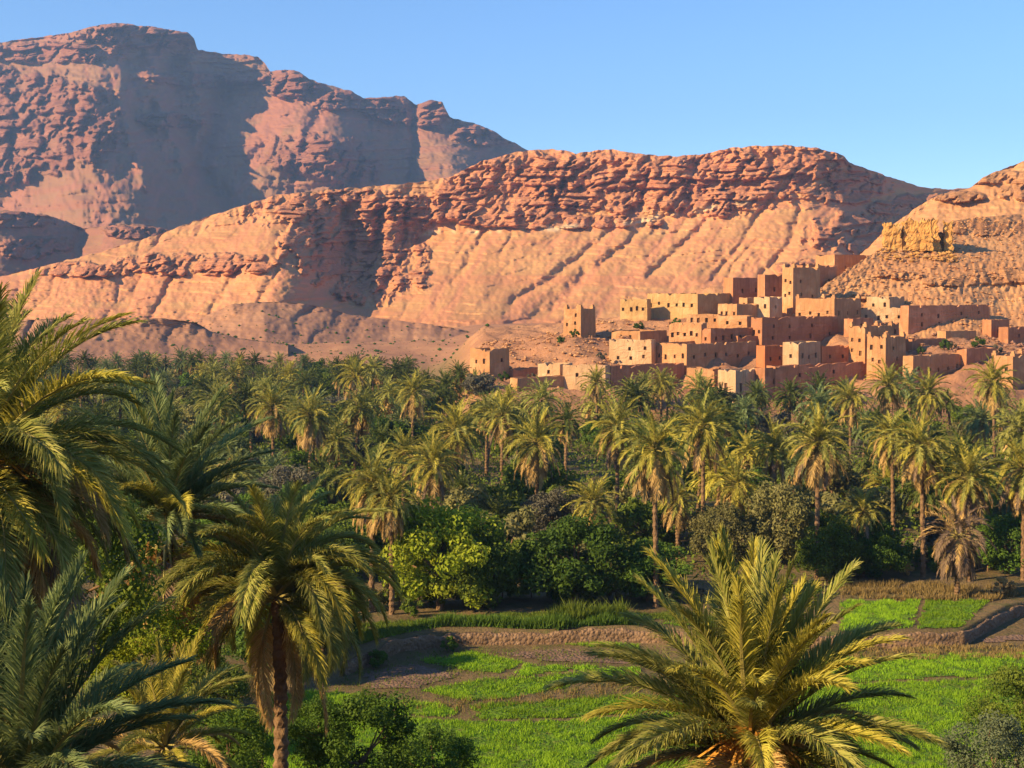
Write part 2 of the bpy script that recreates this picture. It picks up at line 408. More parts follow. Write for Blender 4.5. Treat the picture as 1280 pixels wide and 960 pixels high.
# the ground under the village follows the feet of its houses
ANCH = []
for h in HOUSES:
    C, eL, eR, lL, lR = corner_frame(h)
    for f_, g_ in ((0, 0), (0.9, 0), (0, 0.9)):
        q = C[:2] + eL * min(lL, 12) * f_ + eR * min(lR, 20) * g_
        ANCH.append((q[0], q[1], C[2] - 0.3))
for px, row, d in ((640, 462, 345), (660, 448, 356), (690, 430, 364), (715, 422, 366), (735, 420, 372), (752, 432, 362), (745, 448, 350), (700, 450, 348),
                   (560, 508, 345), (545, 470, 420), (640, 440, 420), (700, 425, 420), (770, 414, 382), (800, 412, 385), (840, 410, 385), (780, 416, 372), (690, 420, 460), (800, 400, 460),
                   (1180, 420, 376), (1160, 432, 362), (1200, 440, 352), (1230, 445, 352), (1150, 424, 368), (1220, 430, 365), (1330, 440, 360), (1400, 440, 380),
                   (900, 360, 450), (980, 356, 450), (1100, 340, 470), (850, 380, 440)):
    ANCH.append(P(px, row, d))
for px in range(560, 1500, 40):
    ANCH.append((303 * (px - 640) / F, 303, 0.5))
ANCH = np.array(ANCH)

WALL_PX = [380, 440, 500, 560, 620, 700, 790, 900, 1060, 1160, 1204, 1236, 1262, 1300, 1500]
WALL_ROW = [862, 838, 814, 807, 805, 804, 802, 806, 810, 808, 805, 788, 774, 764, 750]
def wall_y(x, y):
    px = pxof(x, y)
    return F * EYE / (np.interp(px, WALL_PX, WALL_ROW) - HZ)

def ground_z(x, y):
    x = np.asarray(x, float); y = np.asarray(y, float)
    z = np.interp(y, [-300, -5, 4, 20, 28, 45, 70, 92, 100, 20000], [60, 32, 31, 23.5, 20.4, 15.5, 6.5, 0.8, 0, 0])
    px = pxof(x, np.maximum(y, 4))
    left = np.clip(1 - np.abs(px - 120) / 330, 0, 1) * smooth(14, 28, y) * (1 - smooth(32, 46, y))
    z = z + left * 2.6
    z = z + fbm(x * 0.12, y * 0.12, 3, 5) * 0.18 * smooth(80, 100, y)
    z = z + fbm(x * 0.02, y * 0.02, 3, 8) * 3.0 * smooth(420, 700, y)
    z = z + 1.25 * smooth(-0.25, 0.25, y - wall_y(x, y)) * smooth(90, 100, y)
    z = z - 1.25 * smooth(250, 330, y)
    # village slope
    mask = smooth(530, 610, px) * smooth(296, 312, y)
    out = np.asarray(z).copy()
    sel = mask > 0
    if np.any(sel):
        xs = x[sel]; ys = y[sel]
        num = np.zeros_like(xs); den = np.zeros_like(xs)
        for ax, ay, az in ANCH:
            w = 1.0 / ((xs - ax) ** 2 + (ys - ay) ** 2 + 6.0) ** 2
            num += w * az; den += w
        hv = num / den + fbm(xs * 0.15, ys * 0.15, 5, 3, 0.6) * 0.9
        far = smooth(480, 620, ys)
        hv = hv * (1 - far) + 4.0 * far
        out[sel] = z[sel] * (1 - mask[sel]) + hv * mask[sel]
    return out
def gz(x, y): return float(ground_z(np.array([x]), np.array([y]))[0])

# ------------------------------------------------------------------ ground
def build_ground():
    tan = np.unique(np.concatenate([np.linspace(-4.0, -0.6, 60), np.linspace(-0.6, 0.6, 560), np.linspace(0.6, 4.0, 60)]))
    d = np.concatenate([np.linspace(-60, 2, 12), np.geomspace(3, 90, 90)[0:], np.linspace(91, 150, 150), np.linspace(151, 520, 330), np.geomspace(530, 5200, 60)])
    T, D = np.meshgrid(tan, d, indexing='ij')
    X = np.where(D > 60, T * D, T * (60 + 0 * D)) if False else T * np.maximum(D, 40)
    # near the camera the fan keeps a width of 40 m either side
    Y = D + 0 * T
    Z = ground_z(X.ravel(), Y.ravel()).reshape(X.shape)
    V = np.stack([X, Y, Z], -1).reshape(-1, 3)
    des = np.maximum(smooth(480, 620, Y), smooth(305, 325, Y) * smooth(540, 600, pxof(X, Y)))
    me = mk_mesh('ground', V, grid_faces(len(tan), len(d)), [M['ground']], True, attrs={'desert': des})
    tag(link('ground', me), kind='structure')
build_ground()

# ------------------------------------------------------------------ mountains (relief with its own depth, then a far slope behind the crest)
def relief(name, mat, crest, prof, u0, u1, nu, nv, offs, amp, seed, crest_jit, rocks=(), pale=None, foot_z=-6.0, lean=0.5, back=0.5, wl=30.0, gul=0.22, flute=1.0, rough_k=0.3, strat=0.12, channels_ribs=()):
    """crest: [(px,row)], prof: [(px, [(row, depth) x K])] from crest to foot; offs(px,row)->metres added to depth;
    rocks: ellipses (cx, cy, rx, ry) where bare cliffs stand out of the slope; pale: a line of pale ledges"""
    u = np.linspace(u0, u1, nu)
    cp = np.array(crest, float)
    cr = np.interp(u, cp[:, 0], cp[:, 1])
    cr = cr + crest_jit * (fbm(u / 13.0, u * 0 + seed, 4, seed, 0.55) + 0.4 * ridged(u / 30.0, u * 0 + 3.3, 3, seed + 9))
    K = len(prof[0][1])
    pu = np.array([p[0] for p in prof], float)
    rows = np.stack([np.interp(u, pu, [p[1][k][0] for p in prof]) for k in range(K)], 0)
    deps = np.stack([np.interp(u, pu, [p[1][k][1] for p in prof]) for k in range(K)], 0)
    rows[0] = cr
    for k in range(1, K): rows[k] = np.maximum(rows[k], rows[k - 1] + 2)
    t = np.linspace(0, 1, nv); kk = t * (K - 1); k0 = np.minimum(kk.astype(int), K - 2); fr = kk - k0
    RW = rows[k0] * (1 - fr)[:, None] + rows[k0 + 1] * fr[:, None]
    DP = deps[k0] * (1 - fr)[:, None] + deps[k0 + 1] * fr[:, None]
    Uu = np.broadcast_to(u, RW.shape); Tt = np.broadcast_to(t[:, None], RW.shape)
    m_ = np.full(RW.shape, -3.0)
    for cx, cy, rx, ry in rocks:
        m_ = np.maximum(m_, 1 - ((Uu - cx) / rx) ** 2 - ((RW - cy) / ry) ** 2)
    ragged = fbm(Uu / 26.0, RW / 26.0, 4, seed + 3, 0.6) + 0.5 * ridged(Uu / 18.0, RW / 60.0, 2, seed + 13)
    broken = fbm(Uu / 15.0 + 0.6 * RW / 15.0, RW / 17.0, 3, seed + 33, 0.6)
    rocky = smooth(-0.25, 0.35, m_ + 0.55 * ragged) * (0.35 + 0.65 * smooth(-0.45, 0.05, broken))
    wx = Uu + lean * 0.35 * (RW - RW[0]) + 9 * fbm(Uu / 50.0, RW / 50.0, 3, seed + 5)
    wr = RW + 6 * fbm(Uu / 40.0 + 7, RW / 40.0, 3, seed + 15)
    r1 = ridged(wx / wl, wr / (wl * 2.1), 2, seed + 1, 0.5); r2 = ridged(wx / (wl * .5) + 5, wr / (wl * .62), 3, seed + 21, 0.6)
    crag = smooth(-0.5, 0.5, fbm(Uu / 48.0, RW / 40.0, 3, seed + 23))
    butt = (0.62 * r1 + 0.17 * r2) * (0.35 + 0.9 * crag) + 0.16 * fbm(wx / (wl * .8), wr / (wl * .4), 4, seed + 24, 0.6)
    gx = Uu + lean * (RW - RW[0]) + 16 * fbm(Uu / 70.0, RW / 70.0, 3, seed + 16)
    mod = smooth(-0.45, 0.55, fbm(Uu / 75.0, RW / 75.0, 3, seed + 17))
    g1 = np.clip(ridged(gx / (wl * 1.9), RW / (wl * 9), 1, seed + 2), 0, 1) ** 2.2
    g2 = np.clip(ridged(gx / (wl * 0.62), RW / (wl * 4.2), 1, seed + 12), 0, 1) ** 1.8
    broad = fbm(Uu / (wl * 2.4), RW / (wl * 2.4), 3, seed + 18)
    rough = fbm(Uu / (wl * 0.30), RW / (wl * 0.30), 4, seed + 4, 0.62)
    fade = smooth(0, 0.05, Tt + 0.025)
    push = rocky * (0.30 + flute * 0.95 * butt + 0.10 * rough + 0.45 * broad) - (1 - rocky) * gul * (1.15 * g1 + 0.28 * g2) * (0.25 + 0.75 * mod) + (1 - rocky) * (gul * 0.9 * broad + rough_k * 0.30 * rough)
    smod = smooth(-0.35, 0.35, fbm(Uu / 55.0, RW / 30.0, 3, seed + 19))
    for per, k_ in ((13.0, 1.0), (6.5, 0.45)):
        ph = (RW + 0.04 * Uu + 7 * fbm(Uu / 110.0, RW / 110.0, 3, seed + 6)) / per
        fr_ = ph - np.floor(ph)
        push = push + strat * k_ * smod * (fr_ - smooth(0.80, 1.0, fr_)) * (0.26 + 0.74 * rocky)
    for pts_, w_, dep_ in channels_ribs:
        dist = np.full(RW.shape, 1e9)
        wu = Uu + 3.5 * fbm(Uu / 14.0, RW / 14.0, 3, seed + 40)
        for (xa, ya), (xb, yb) in zip(pts_[:-1], pts_[1:]):
            L2 = (xb - xa) ** 2 + (yb - ya) ** 2
            tt = np.clip(((wu - xa) * (xb - xa) + (RW - ya) * (yb - ya)) / L2, 0, 1)
            dist = np.minimum(dist, np.hypot(wu - xa - tt * (xb - xa), RW - ya - tt * (yb - ya)))
        push = push - dep_ / amp * np.exp(-(dist / w_) ** 2)
    streak = fbm((Uu + lean * (RW - RW[0])) / (wl * 0.75) + 0.4 * fbm(Uu / 40.0, RW / 40.0, 2, seed + 50), RW / (wl * 6.0), 4, seed + 51, 0.6)
    streak = smooth(0.02, 0.55, streak) * 0.85
    DP2 = DP + (offs(Uu, RW) if offs else 0) - amp * push * fade
    X = DP2 * (Uu - 640) / F; Y = DP2; Z = EYE - DP2 * (RW - HZ) / F
    pl = np.zeros_like(RW)
    if pale is not None:
        pp = np.array(pale, float)
        lr = np.interp(Uu, pp[:, 0], pp[:, 1]) + 4 * fbm(Uu / 60.0, Uu * 0, 3, seed + 7)
        pl = np.exp(-((RW - lr) / 3.2) ** 2) * smooth(-0.25, 0.3, fbm(Uu / 26.0, RW / 60.0, 3, seed + 8)) * ((Uu > pp[0, 0]) & (Uu < pp[-1, 0]))
    hb = []
    for j, (fy, fz) in enumerate(((0.12, 0.97), (0.35, 0.8), (1.0, 0.0))):
        Yb = Y[0] * (1 + back * fy); Zb = foot_z + (Z[0] - foot_z) * fz
        hb.append(np.stack([X[0] * (1 + back * fy), Yb, Zb], -1))
    V = np.stack([X, Y, Z], -1)
    V = np.concatenate([np.array(hb)[::-1], V], 0)
    low = V[-1].copy(); low[:, 2] = foot_z; low[:, 1] -= 2
    V = np.concatenate([V, low[None]], 0)
    pad = lambda A: np.concatenate([np.repeat(A[:1], 3, 0), A, A[-1:]], 0)
    nr = V.shape[0]
    me = mk_mesh(name, V.reshape(-1, 3), grid_faces(nr, nu), [mat], True, attrs={'rock': pad(rocky), 'pale': pad(pl), 'streak': pad(streak)})
    o = link(name, me); tag(o, kind='structure')
    return o

massif_crest = [(-500, 230), (-350, 170), (-200, 105), (-90, 68), (0, 52), (60, 45), (90, 40), (118, 32), (140, 28), (190, 33), (235, 40), (243, 48), (247, 62), (275, 66), (300, 68), (322, 70), (332, 80), (338, 89), (360, 86), (375, 90), (386, 98), (410, 106), (440, 114), (456, 123), (480, 121), (505, 119), (520, 131), (540, 124), (553, 128), (562, 146), (590, 154), (605, 157), (630, 172), (657, 186), (760, 220), (900, 280)]
def mp(px, c, c2, ta, fo, d0=3150):
    return (px, [(c, d0), (c2, d0 - 40), (ta, d0 - 380), (fo, d0 - 850)])
massif_prof = [mp(-500, 230, 250, 300, 420), mp(-200, 105, 130, 215, 420), mp(0, 52, 78, 200, 420), mp(118, 32, 66, 200, 420), mp(240, 45, 75, 190, 420), mp(330, 80, 100, 200, 400), mp(450, 120, 140, 215, 380), mp(600, 157, 175, 230, 380), mp(900, 280, 290, 320, 400)]
massif_off = tps([(-400, 100, 250), (-400, 350, 150), (-120, 90, 60), (-120, 300, 0), (0, 60, 40), (0, 200, -40), (0, 330, -60),
  (60, 60, -20), (60, 200, -160), (118, 40, -120), (120, 110, -220), (122, 200, -300), (130, 290, -330),
  (190, 70, -20), (190, 140, -40), (190, 230, -170), (245, 60, 110), (275, 110, 190), (258, 210, 190), (290, 262, 80),
  (330, 90, 130), (345, 140, 60), (310, 200, 110), (385, 110, -20), (420, 130, -20), (420, 190, -160), (432, 165, -110), (470, 195, 110), (512, 200, 190), (515, 130, 130),
  (540, 150, 40), (565, 200, 40), (600, 160, 120), (650, 190, 230), (800, 250, 400), (380, 240, 130), (400, 330, 0), (600, 330, 200), (250, 330, -200)])
relief('mountain', M['massif'], massif_crest, massif_prof, -480, 900, 860, 300, massif_off, 60.0, 11, 1.3,
       [(180, 44, 80, 13), (60, 66, 75, 12), (-100, 95, 130, 14), (55, 152, 85, 52), (-130, 190, 160, 60), (20, 190, 85, 26), (365, 104, 42, 16), (440, 124, 50, 14), (520, 138, 52, 18), (605, 168, 40, 12), (395, 195, 60, 26), (440, 207, 34, 26), (215, 150, 40, 8), (250, 100, 60, 8)],
       None, -6, 0.35, 0.45, 36.0, 0.42, 0.6, 0.5, 0.75, [([(283, 112), (264, 168), (250, 210), (288, 256)], 9, 60), ([(516, 124), (518, 180), (512, 226)], 5, 55), ([(216, 70), (222, 120), (238, 185)], 9, 30), ([(162, 80), (172, 140), (205, 215)], 9, 34), ([(190, 78), (204, 140), (232, 210)], 9, -42), ([(240, 75), (250, 125), (256, 165)], 8, -36), ([(150, 95), (160, 165), (185, 235)], 8, -36), ([(330, 180), (300, 215)], 6, 30), ([(60, 110), (52, 195)], 5, 35), ([(95, 115), (90, 190)], 5, 35), ([(20, 120), (15, 200)], 5, 35), ([(395, 150), (370, 215)], 8, 40), ([(455, 165), (440, 225)], 9, 45)])  # negative depths: ribs added to catch sun and break up the shaded face

fh = [(-300, 330), (-160, 285), (-90, 268), (-20, 262), (30, 264), (70, 271), (105, 286), (140, 281), (175, 279), (215, 288), (260, 302), (330, 330)]
relief('foothill', M['massif'], fh, [(-300, [(330, 1800), (334, 1790), (350, 1700), (372, 1500)]), (0, [(262, 1880), (268, 1865), (310, 1720), (362, 1480)]), (175, [(279, 1860), (284, 1850), (315, 1720), (362, 1480)]), (330, [(330, 1800), (334, 1790), (350, 1700), (372, 1500)])], -300, 330, 330, 120,
       tps([(-200, 320, 0), (-20, 270, -40), (-20, 330, -60), (60, 280, 60), (95, 300, 130), (100, 340, 120), (150, 285, -40), (165, 330, -60), (220, 300, 60), (300, 340, 60), (-100, 300, 10)]), 30.0, 61, 1.2, [(0, 275, 70, 9), (180, 290, 50, 7), (-120, 290, 70, 10), (40, 310, 40, 12)], None, -6, 0.4, 0.3, 26.0, 0.4, 0.7, 0.5, 0.5, [([(100, 288), (92, 345)], 7, 25), ([(-50, 275), (-70, 340)], 6, 20)])

ridge_crest = [(-420, 420), (-200, 392), (-80, 360), (0, 345), (60, 331), (120, 316), (200, 292), (260, 270), (330, 248), (346, 243), (400, 238), (450, 234), (520, 228), (562, 221), (600, 202), (640, 191), (660, 188), (690, 186), (720, 191), (760, 186), (800, 192), (840, 195), (880, 192), (905, 186), (930, 183), (985, 181), (1030, 186), (1055, 194), (1062, 203), (1110, 220), (1150, 233), (1180, 236), (1230, 234), (1280, 238), (1400, 246), (1600, 300)]
def rp(px, c, cb, fo, d0=1330, df=1070):
    return (px, [(c, d0), (c + (cb - c) * 0.55, d0 - 22), (cb, d0 - 60), (cb + (fo - cb) * 0.45, d0 - 60 - (d0 - 60 - df) * 0.42), (fo, df)])
ridge_prof = [rp(-420, 420, 425, 440, 1200, 1100), rp(-100, 362, 368, 425, 1180, 1000), rp(60, 331, 345, 425, 1180, 960), rp(200, 292, 318, 425, 1220, 950), rp(340, 245, 292, 420, 1270, 950), rp(450, 235, 320, 418, 1310, 980),
  rp(540, 226, 292, 414, 1330, 990), rp(660, 188, 282, 414, 1350, 1000), rp(800, 192, 276, 412, 1350, 1000), rp(920, 184, 268, 410, 1350, 1000), rp(1050, 192, 262, 410, 1350, 1000), rp(1150, 233, 285, 408, 1380, 1020), rp(1280, 238, 280, 408, 1450, 1050), rp(1600, 300, 330, 408, 1500, 1100)]
ridge_off = tps([(-400, 400, 0), (0, 340, 0), (0, 420, 0), (150, 320, -10), (150, 420, -10), (260, 290, -15), (260, 400, -20), (345, 250, -10), (366, 285, -55), (372, 350, -70), (372, 420, -30),
  (430, 260, 0), (440, 320, 14), (425, 380, 18), (480, 250, 0), (500, 290, 8), (523, 300, 38), (475, 350, 34), (545, 240, 6), (545, 280, 22), (600, 220, 0), (610, 300, 0), (560, 360, 0), (520, 410, -10),
  (700, 200, 0), (700, 300, -10), (700, 410, -10), (800, 200, -15), (800, 300, -15), (800, 410, -10), (920, 190, -25), (920, 300, -25), (1000, 190, -25), (1045, 200, -10), (1080, 225, 50), (1150, 245, 130), (1060, 300, -20), (1150, 320, 60), (1000, 400, -10), (1150, 400, 20), (1300, 260, 160), (1300, 400, 60), (1550, 350, 150)])
relief('ridge', M['ridge'], ridge_crest, ridge_prof, -420, 1560, 1180, 330, ridge_off, 15.0, 23, 1.2,
       [(440, 264, 125, 24), (420, 300, 62, 48), (468, 330, 58, 44), (250, 330, 110, 12), (100, 337, 60, 8), (640, 216, 80, 24), (635, 250, 95, 26), (760, 226, 115, 36), (880, 226, 105, 38), (980, 212, 90, 32), (1045, 228, 60, 24), (1078, 292, 60, 24), (1150, 262, 60, 16), (700, 277, 110, 8), (1015, 335, 45, 10)],
       [(520, 291), (600, 289), (690, 284), (745, 281), (800, 276), (860, 264), (940, 250)], -6, 0.85, 0.5, 27.0, 0.40, 0.72, 0.4, 0.75, [([(606, 288), (586, 322), (566, 354)], 4, 9), ([(790, 262), (775, 280), (719, 325), (681, 355), (640, 376)], 5, 11), ([(812, 272), (779, 310), (748, 330)], 4, 8), ([(642, 293), (622, 320)], 3, 6), ([(900, 255), (860, 300), (810, 345)], 4, 8), ([(960, 250), (930, 300), (890, 350)], 4, 8), ([(1000, 262), (985, 310), (950, 345)], 4, 8), ([(225, 330), (190, 395)], 4, 7), ([(300, 335), (262, 390)], 4, 7), ([(345, 340), (318, 385)], 4, 7), ([(430, 262), (436, 300), (428, 350)], 7, 16), ([(475, 262), (470, 310), (450, 360)], 7, 16), ([(395, 270), (398, 330)], 5, 12), ([(506, 268), (505, 320), (470, 372)], 5, 14), ([(730, 345), (690, 392), (640, 404)], 8, 12), ([(870, 205), (862, 250)], 4, 10), ([(812, 215), (800, 262)], 4, 10), ([(705, 225), (695, 262)], 3, 8), ([(1000, 195), (992, 228)], 3, 8)])

hk_crest = [(180, 432), (225, 412), (262, 392), (290, 380), (330, 377), (375, 379), (405, 384), (440, 394), (500, 401), (560, 409), (600, 418), (650, 426), (720, 432)]
relief('hillock', M['hillock'], hk_crest, [(180, [(432, 830), (434, 820), (438, 790), (442, 740)]), (330, [(377, 860), (384, 845), (410, 800), (442, 740)]), (480, [(399, 860), (404, 850), (420, 810), (442, 740)]), (720, [(432, 830), (434, 820), (438, 790), (442, 740)])], 180, 720, 300, 90,
       tps([(180, 420, 0), (330, 390, -8), (330, 430, -10), (430, 400, 14), (480, 425, 20), (560, 415, 0), (600, 430, 10), (720, 430, 0), (260, 410, 0)]), 8.0, 31, 0.8, (), None, -4, 0.5, 0.25, 26.0, 0.6, 0.7, 0.6, 0.3)
hk2 = [(-300, 440), (-100, 408), (0, 402), (60, 398), (110, 400), (170, 396), (215, 399), (245, 403), (262, 414), (300, 424), (360, 432)]
relief('hillock', M['hillock'], hk2, [(-300, [(440, 640), (442, 630), (446, 610), (450, 590)]), (60, [(398, 690), (403, 682), (425, 650), (450, 590)]), (245, [(403, 690), (410, 682), (428, 650), (450, 590)]), (360, [(432, 640), (434, 635), (440, 615), (450, 590)])], -300, 360, 300, 90,
       tps([(-200, 430, 0), (0, 420, 0), (150, 410, -8), (240, 412, -4), (275, 430, 18), (350, 440, 20), (60, 440, 0)]), 7.0, 37, 0.8, (), None, -4, 0.5, 0.25, 26.0, 0.6, 0.7, 0.6, 0.3)

# yellow hill behind on the right
bh = [(1060, 330), (1110, 285), (1150, 256), (1172, 244), (1195, 239), (1215, 233), (1228, 222), (1245, 214), (1262, 208), (1280, 201), (1340, 178), (1420, 160), (1600, 170), (1800, 260)]
relief('hill', M['hill'], bh, [(1060, [(330, 720), (333, 715), (345, 700), (380, 640)]), (1172, [(244, 740), (252, 730), (290, 690), (360, 610)]), (1280, [(201, 760), (216, 745), (275, 690), (360, 600)]), (1420, [(160, 780), (180, 765), (260, 700), (360, 600)]), (1800, [(260, 760), (265, 750), (300, 700), (360, 620)])], 1060, 1800, 420, 150,
       None, 9.0, 41, 1.0, [(1250, 222, 60, 8), (1200, 246, 30, 6), (1300, 240, 50, 10), (1400, 200, 80, 20)], None, -4, 0.4, 0.3, 30.0, 0.3, 0.8, 0.6)
# near bare hill above the village
nh = [(985, 392), (1005, 376), (1020, 363), (1050, 343), (1075, 327), (1100, 312), (1125, 300), (1150, 297), (1178, 294), (1190, 276), (1215, 272), (1250, 269), (1280, 267), (1340, 262), (1450, 270), (1600, 330)]
relief('hill', M['hill'], nh, [(985, [(392, 400), (393, 399), (398, 397), (412, 392)]), (1020, [(363, 414), (366, 412), (380, 405), (415, 388)]), (1100, [(312, 446), (318, 443), (350, 428), (420, 389)]), (1185, [(286, 476), (296, 466), (330, 444), (425, 386)]), (1280, [(267, 496), (285, 486), (325, 452), (430, 384)]), (1600, [(330, 480), (340, 470), (370, 440), (430, 390)])], 985, 1600, 480, 200,
       tps([(1000, 400, 0), (1100, 330, 0), (1180, 290, 6), (1215, 278, 9), (1280, 282, 12), (1280, 300, 2), (1180, 320, -4), (1220, 400, -3), (1250, 380, 4), (1100, 390, 0), (1400, 350, 5)]), 4.0, 47, 0.7, [(1235, 283, 60, 10), (1130, 345, 30, 4), (1190, 352, 40, 5), (1260, 345, 50, 9), (1060, 372, 25, 3)], None, -2, 0.5, 0.18, 24.0, 0.16, 0.7, 0.9)

# ------------------------------------------------------------------ village
def wall_face(A, B, z0, z1, wins, rs, V, Fc, dep=0.42, step=1.6, jit=0.14):
    """vertical wall A->B (outside on the right hand of A->B seen from above is -n); returns window back panels"""
    A = np.array(A); B = np.array(B); L = np.linalg.norm(B - A); e = (B - A) / L; n = np.array((e[1], -e[0]))  # outward
    us = {0.0, L}; vs = {0.0, z1 - z0}
    for k in range(1, int(L / step)): us.add(k * L / int(L / step))
    H = z1 - z0
    for k in range(1, int(H / (step * 1.6))): vs.add(k * H / int(H / (step * 1.6)))
    for (u, v, w, h) in wins: us |= {u - w / 2, u + w / 2}; vs |= {v - h / 2, v + h / 2}
    def clean(s):
        s = sorted(s); o = [s[0]]
        for q in s[1:]:
            if q - o[-1] > 0.04: o.append(q)
        o[-1] = s[-1]; return o
    us = clean(us); vs = clean(vs)
    base = len(V); nu, nv = len(us), len(vs)
    for i, u in enumerate(us):
        dz = (rs.random() - 0.65) * jit * 1.7 - (0.6 if rs.random() < 0.10 else 0)
        for j, v in enumerate(vs):
            edge = i in (0, nu - 1)
            o = 0 if edge else (rs.random() - 0.5) * jit
            p = A + e * u + n * o
            V.append((p[0], p[1], z0 + v + (dz if j == nv - 1 else 0)))
    def inwin(u, v): return any(abs(u - a) < w / 2 and abs(v - b) < h / 2 for a, b, w, h in wins)
    for i in range(nu - 1):
        for j in range(nv - 1):
            if inwin((us[i] + us[i + 1]) / 2, (vs[j] + vs[j + 1]) / 2): continue
            a = base + i * nv + j
            Fc.append((a, a + nv, a + nv + 1, a + 1))
    # parapet top and inner face
    th = 0.45; b2 = len(V)
    for i, u in enumerate(us):
        uu = min(max(u, th), L - th); p = A + e * uu - n * th
        zt = V[base + i * nv + nv - 1][2]
        V.append((p[0], p[1], zt)); V.append((p[0], p[1], z1 - 0.95))
    for i in range(nu - 1):
        a = base + i * nv + nv - 1; c = b2 + 2 * i
        Fc.append((a, a + nv, c + 2, c)); Fc.append((c, c + 2, c + 3, c + 1))
    panels = []
    for (u, v, w, h) in wins:
        r = len(V)
        cs = [(u - w / 2, v - h / 2), (u + w / 2, v - h / 2), (u + w / 2, v + h / 2), (u - w / 2, v + h / 2)]
        for q in cs:
            p = A + e * q[0]; V.append((p[0], p[1], z0 + q[1]))
        for q in cs:
            p = A + e * q[0] - n * dep; V.append((p[0], p[1], z0 + q[1]))
        for k in range(4):
            Fc.append((r + k, r + 4 + k, r + 4 + (k + 1) % 4, r + (k + 1) % 4))
        panels.append([tuple(V[r + 4 + k]) for k in range(4)])
    return panels

def make_house(h):
    kind, label, xl, xc, xr, top, base, d, al, mat, (wl_, wr_), ex = h
    rs = random.Random(int(xc * 7 + top * 13))
    C, eL, eR, lL, lR = corner_frame(h)
    lL = max(lL, 3.0); lR = max(lR, 3.0)
    zt = EYE - d * (top - HZ) / F; zb = C[2]; drop = 7.0
    H = zt - zb
    o = C.copy(); L0 = np.zeros(2)
    pL = eL * lL; pR = eR * lR; pB = pL + pR
    t = link(kind, None, loc=(C[0], C[1], zb)); tag(t, label, {'watchtower': 'tower', 'kasbah_tower': 'tower', 'courtyard_wall': 'wall'}.get(kind, 'house'), 'earthen buildings of the village')
    t.empty_display_size = 1
    def wins(L, n):
        if n == 0: return []
        res = []; rows = 2 if (n > 4 and H > 7.5) or ('tower' in kind) else 1
        per = math.ceil(n / rows); k = 0
        for r_ in range(rows):
            for q in range(per):
                if k >= n: break
                u = L * (q + 0.6 + rs.uniform(-0.15, 0.15)) / (per + 0.2)
                v = H * ((0.55 if rows == 1 else (0.42, 0.72)[r_]) + rs.uniform(-0.05, 0.05)) + drop
                w_, h_ = (0.75, 0.9) if rs.random() < 0.7 else (0.8, 1.25)
                if 't' in ex: w_, h_, v = 0.9, 2.4, H * 0.45 + drop
                if u > 0.8 and u < L - 0.8 and not any(abs(u - a[0]) < 1.1 and abs(v - a[1]) < 1.6 for a in res): res.append((u, v, w_, h_))
                k += 1
        if L > 6 and rs.random() < 0.45:
            u = L * rs.uniform(0.25, 0.8)
            if not any(abs(u - a_[0]) < 1.3 for a_ in res): res.append((u, drop + 1.25, 1.15, 2.1))
        return res
    V, Fc = [], []; panels = []
    z0, z1 = -drop, H
    # outward normal = right of travel; walk  L-end -> corner -> R-end -> back
    panels += wall_face(pL, L0, z0, z1, [(lL - a, b, c, e_) for a, b, c, e_ in wins(lL, wl_)], rs, V, Fc)
    panels += wall_face(L0, pR, z0, z1, wins(lR, wr_), rs, V, Fc)
    panels += wall_face(pR, pB, z0, z1, [], rs, V, Fc)
    panels += wall_face(pB, pL, z0, z1, [], rs, V, Fc)
    cen = pB / 2
    def batter(v):
        k = 1 - (0.045 if 'tower' in kind else 0.02) * max(0, (v[2] - 0)) / max(H, 1)
        return (cen[0] + (v[0] - cen[0]) * k, cen[1] + (v[1] - cen[1]) * k, v[2])
    V = [batter(v) for v in V]; panels = [[batter(v) for v in p] for p in panels]
    link('wall', mk_poly('house_wall', V, Fc, [M[mat]]), t)
    # roof slab
    th = 0.43
    ins = lambda p: p + (cen - p) / np.linalg.norm(cen - p) * th * 1.35
    rv = [batter((*ins(p), H - 0.75)) for p in (L0, pR, pB, pL)] + [batter((*ins(p), H - 0.93)) for p in (L0, pR, pB, pL)]
    link('roof', mk_poly('house_roof', rv, [(0, 1, 2, 3), (7, 6, 5, 4), (0, 4, 5, 1), (1, 5, 6, 2), (2, 6, 7, 3), (3, 7, 4, 0)], [M[mat]]), t)
    for p in panels:
        big = abs(p[2][2] - p[0][2]) > 1.9 and 't' not in ex
        link('door' if big else 'window', mk_poly('opening_panel', p, [(0, 1, 2, 3)], [M['timber' if big or rs.random() < 0.25 else 'void']]), t)
    if 'm' in ex:                                   # raised stepped corners
        for p in (L0, pR, pB, pL):
            q = batter((p[0], p[1], H)); s = 0.75
            dirs = (cen - p) / np.linalg.norm(cen - p)
            cx, cy = q[0] + dirs[0] * 0.75, q[1] + dirs[1] * 0.75
            mv, mf = [], []
            for (r_, a0, a1) in ((0.55, -0.2, 0.55), (0.34, 0.55, 1.05)):
                b = len(mv); ca, sa = eR, eL
                for zz in (a0, a1):
                    for sx, sy in ((-1, -1), (1, -1), (1, 1), (-1, 1)):
                        w = ca * sx * r_ + sa * sy * r_
                        mv.append((cx + w[0], cy + w[1], H + zz))
                mf += [(b, b + 1, b + 5, b + 4), (b + 1, b + 2, b + 6, b + 5), (b + 2, b + 3, b + 7, b + 6), (b + 3, b, b + 4, b + 7), (b + 4, b + 5, b + 6, b + 7)]
            link('merlon', mk_poly('merlon', mv, mf, [M[mat]]), t)
    return t
for h in HOUSES: make_house(h)

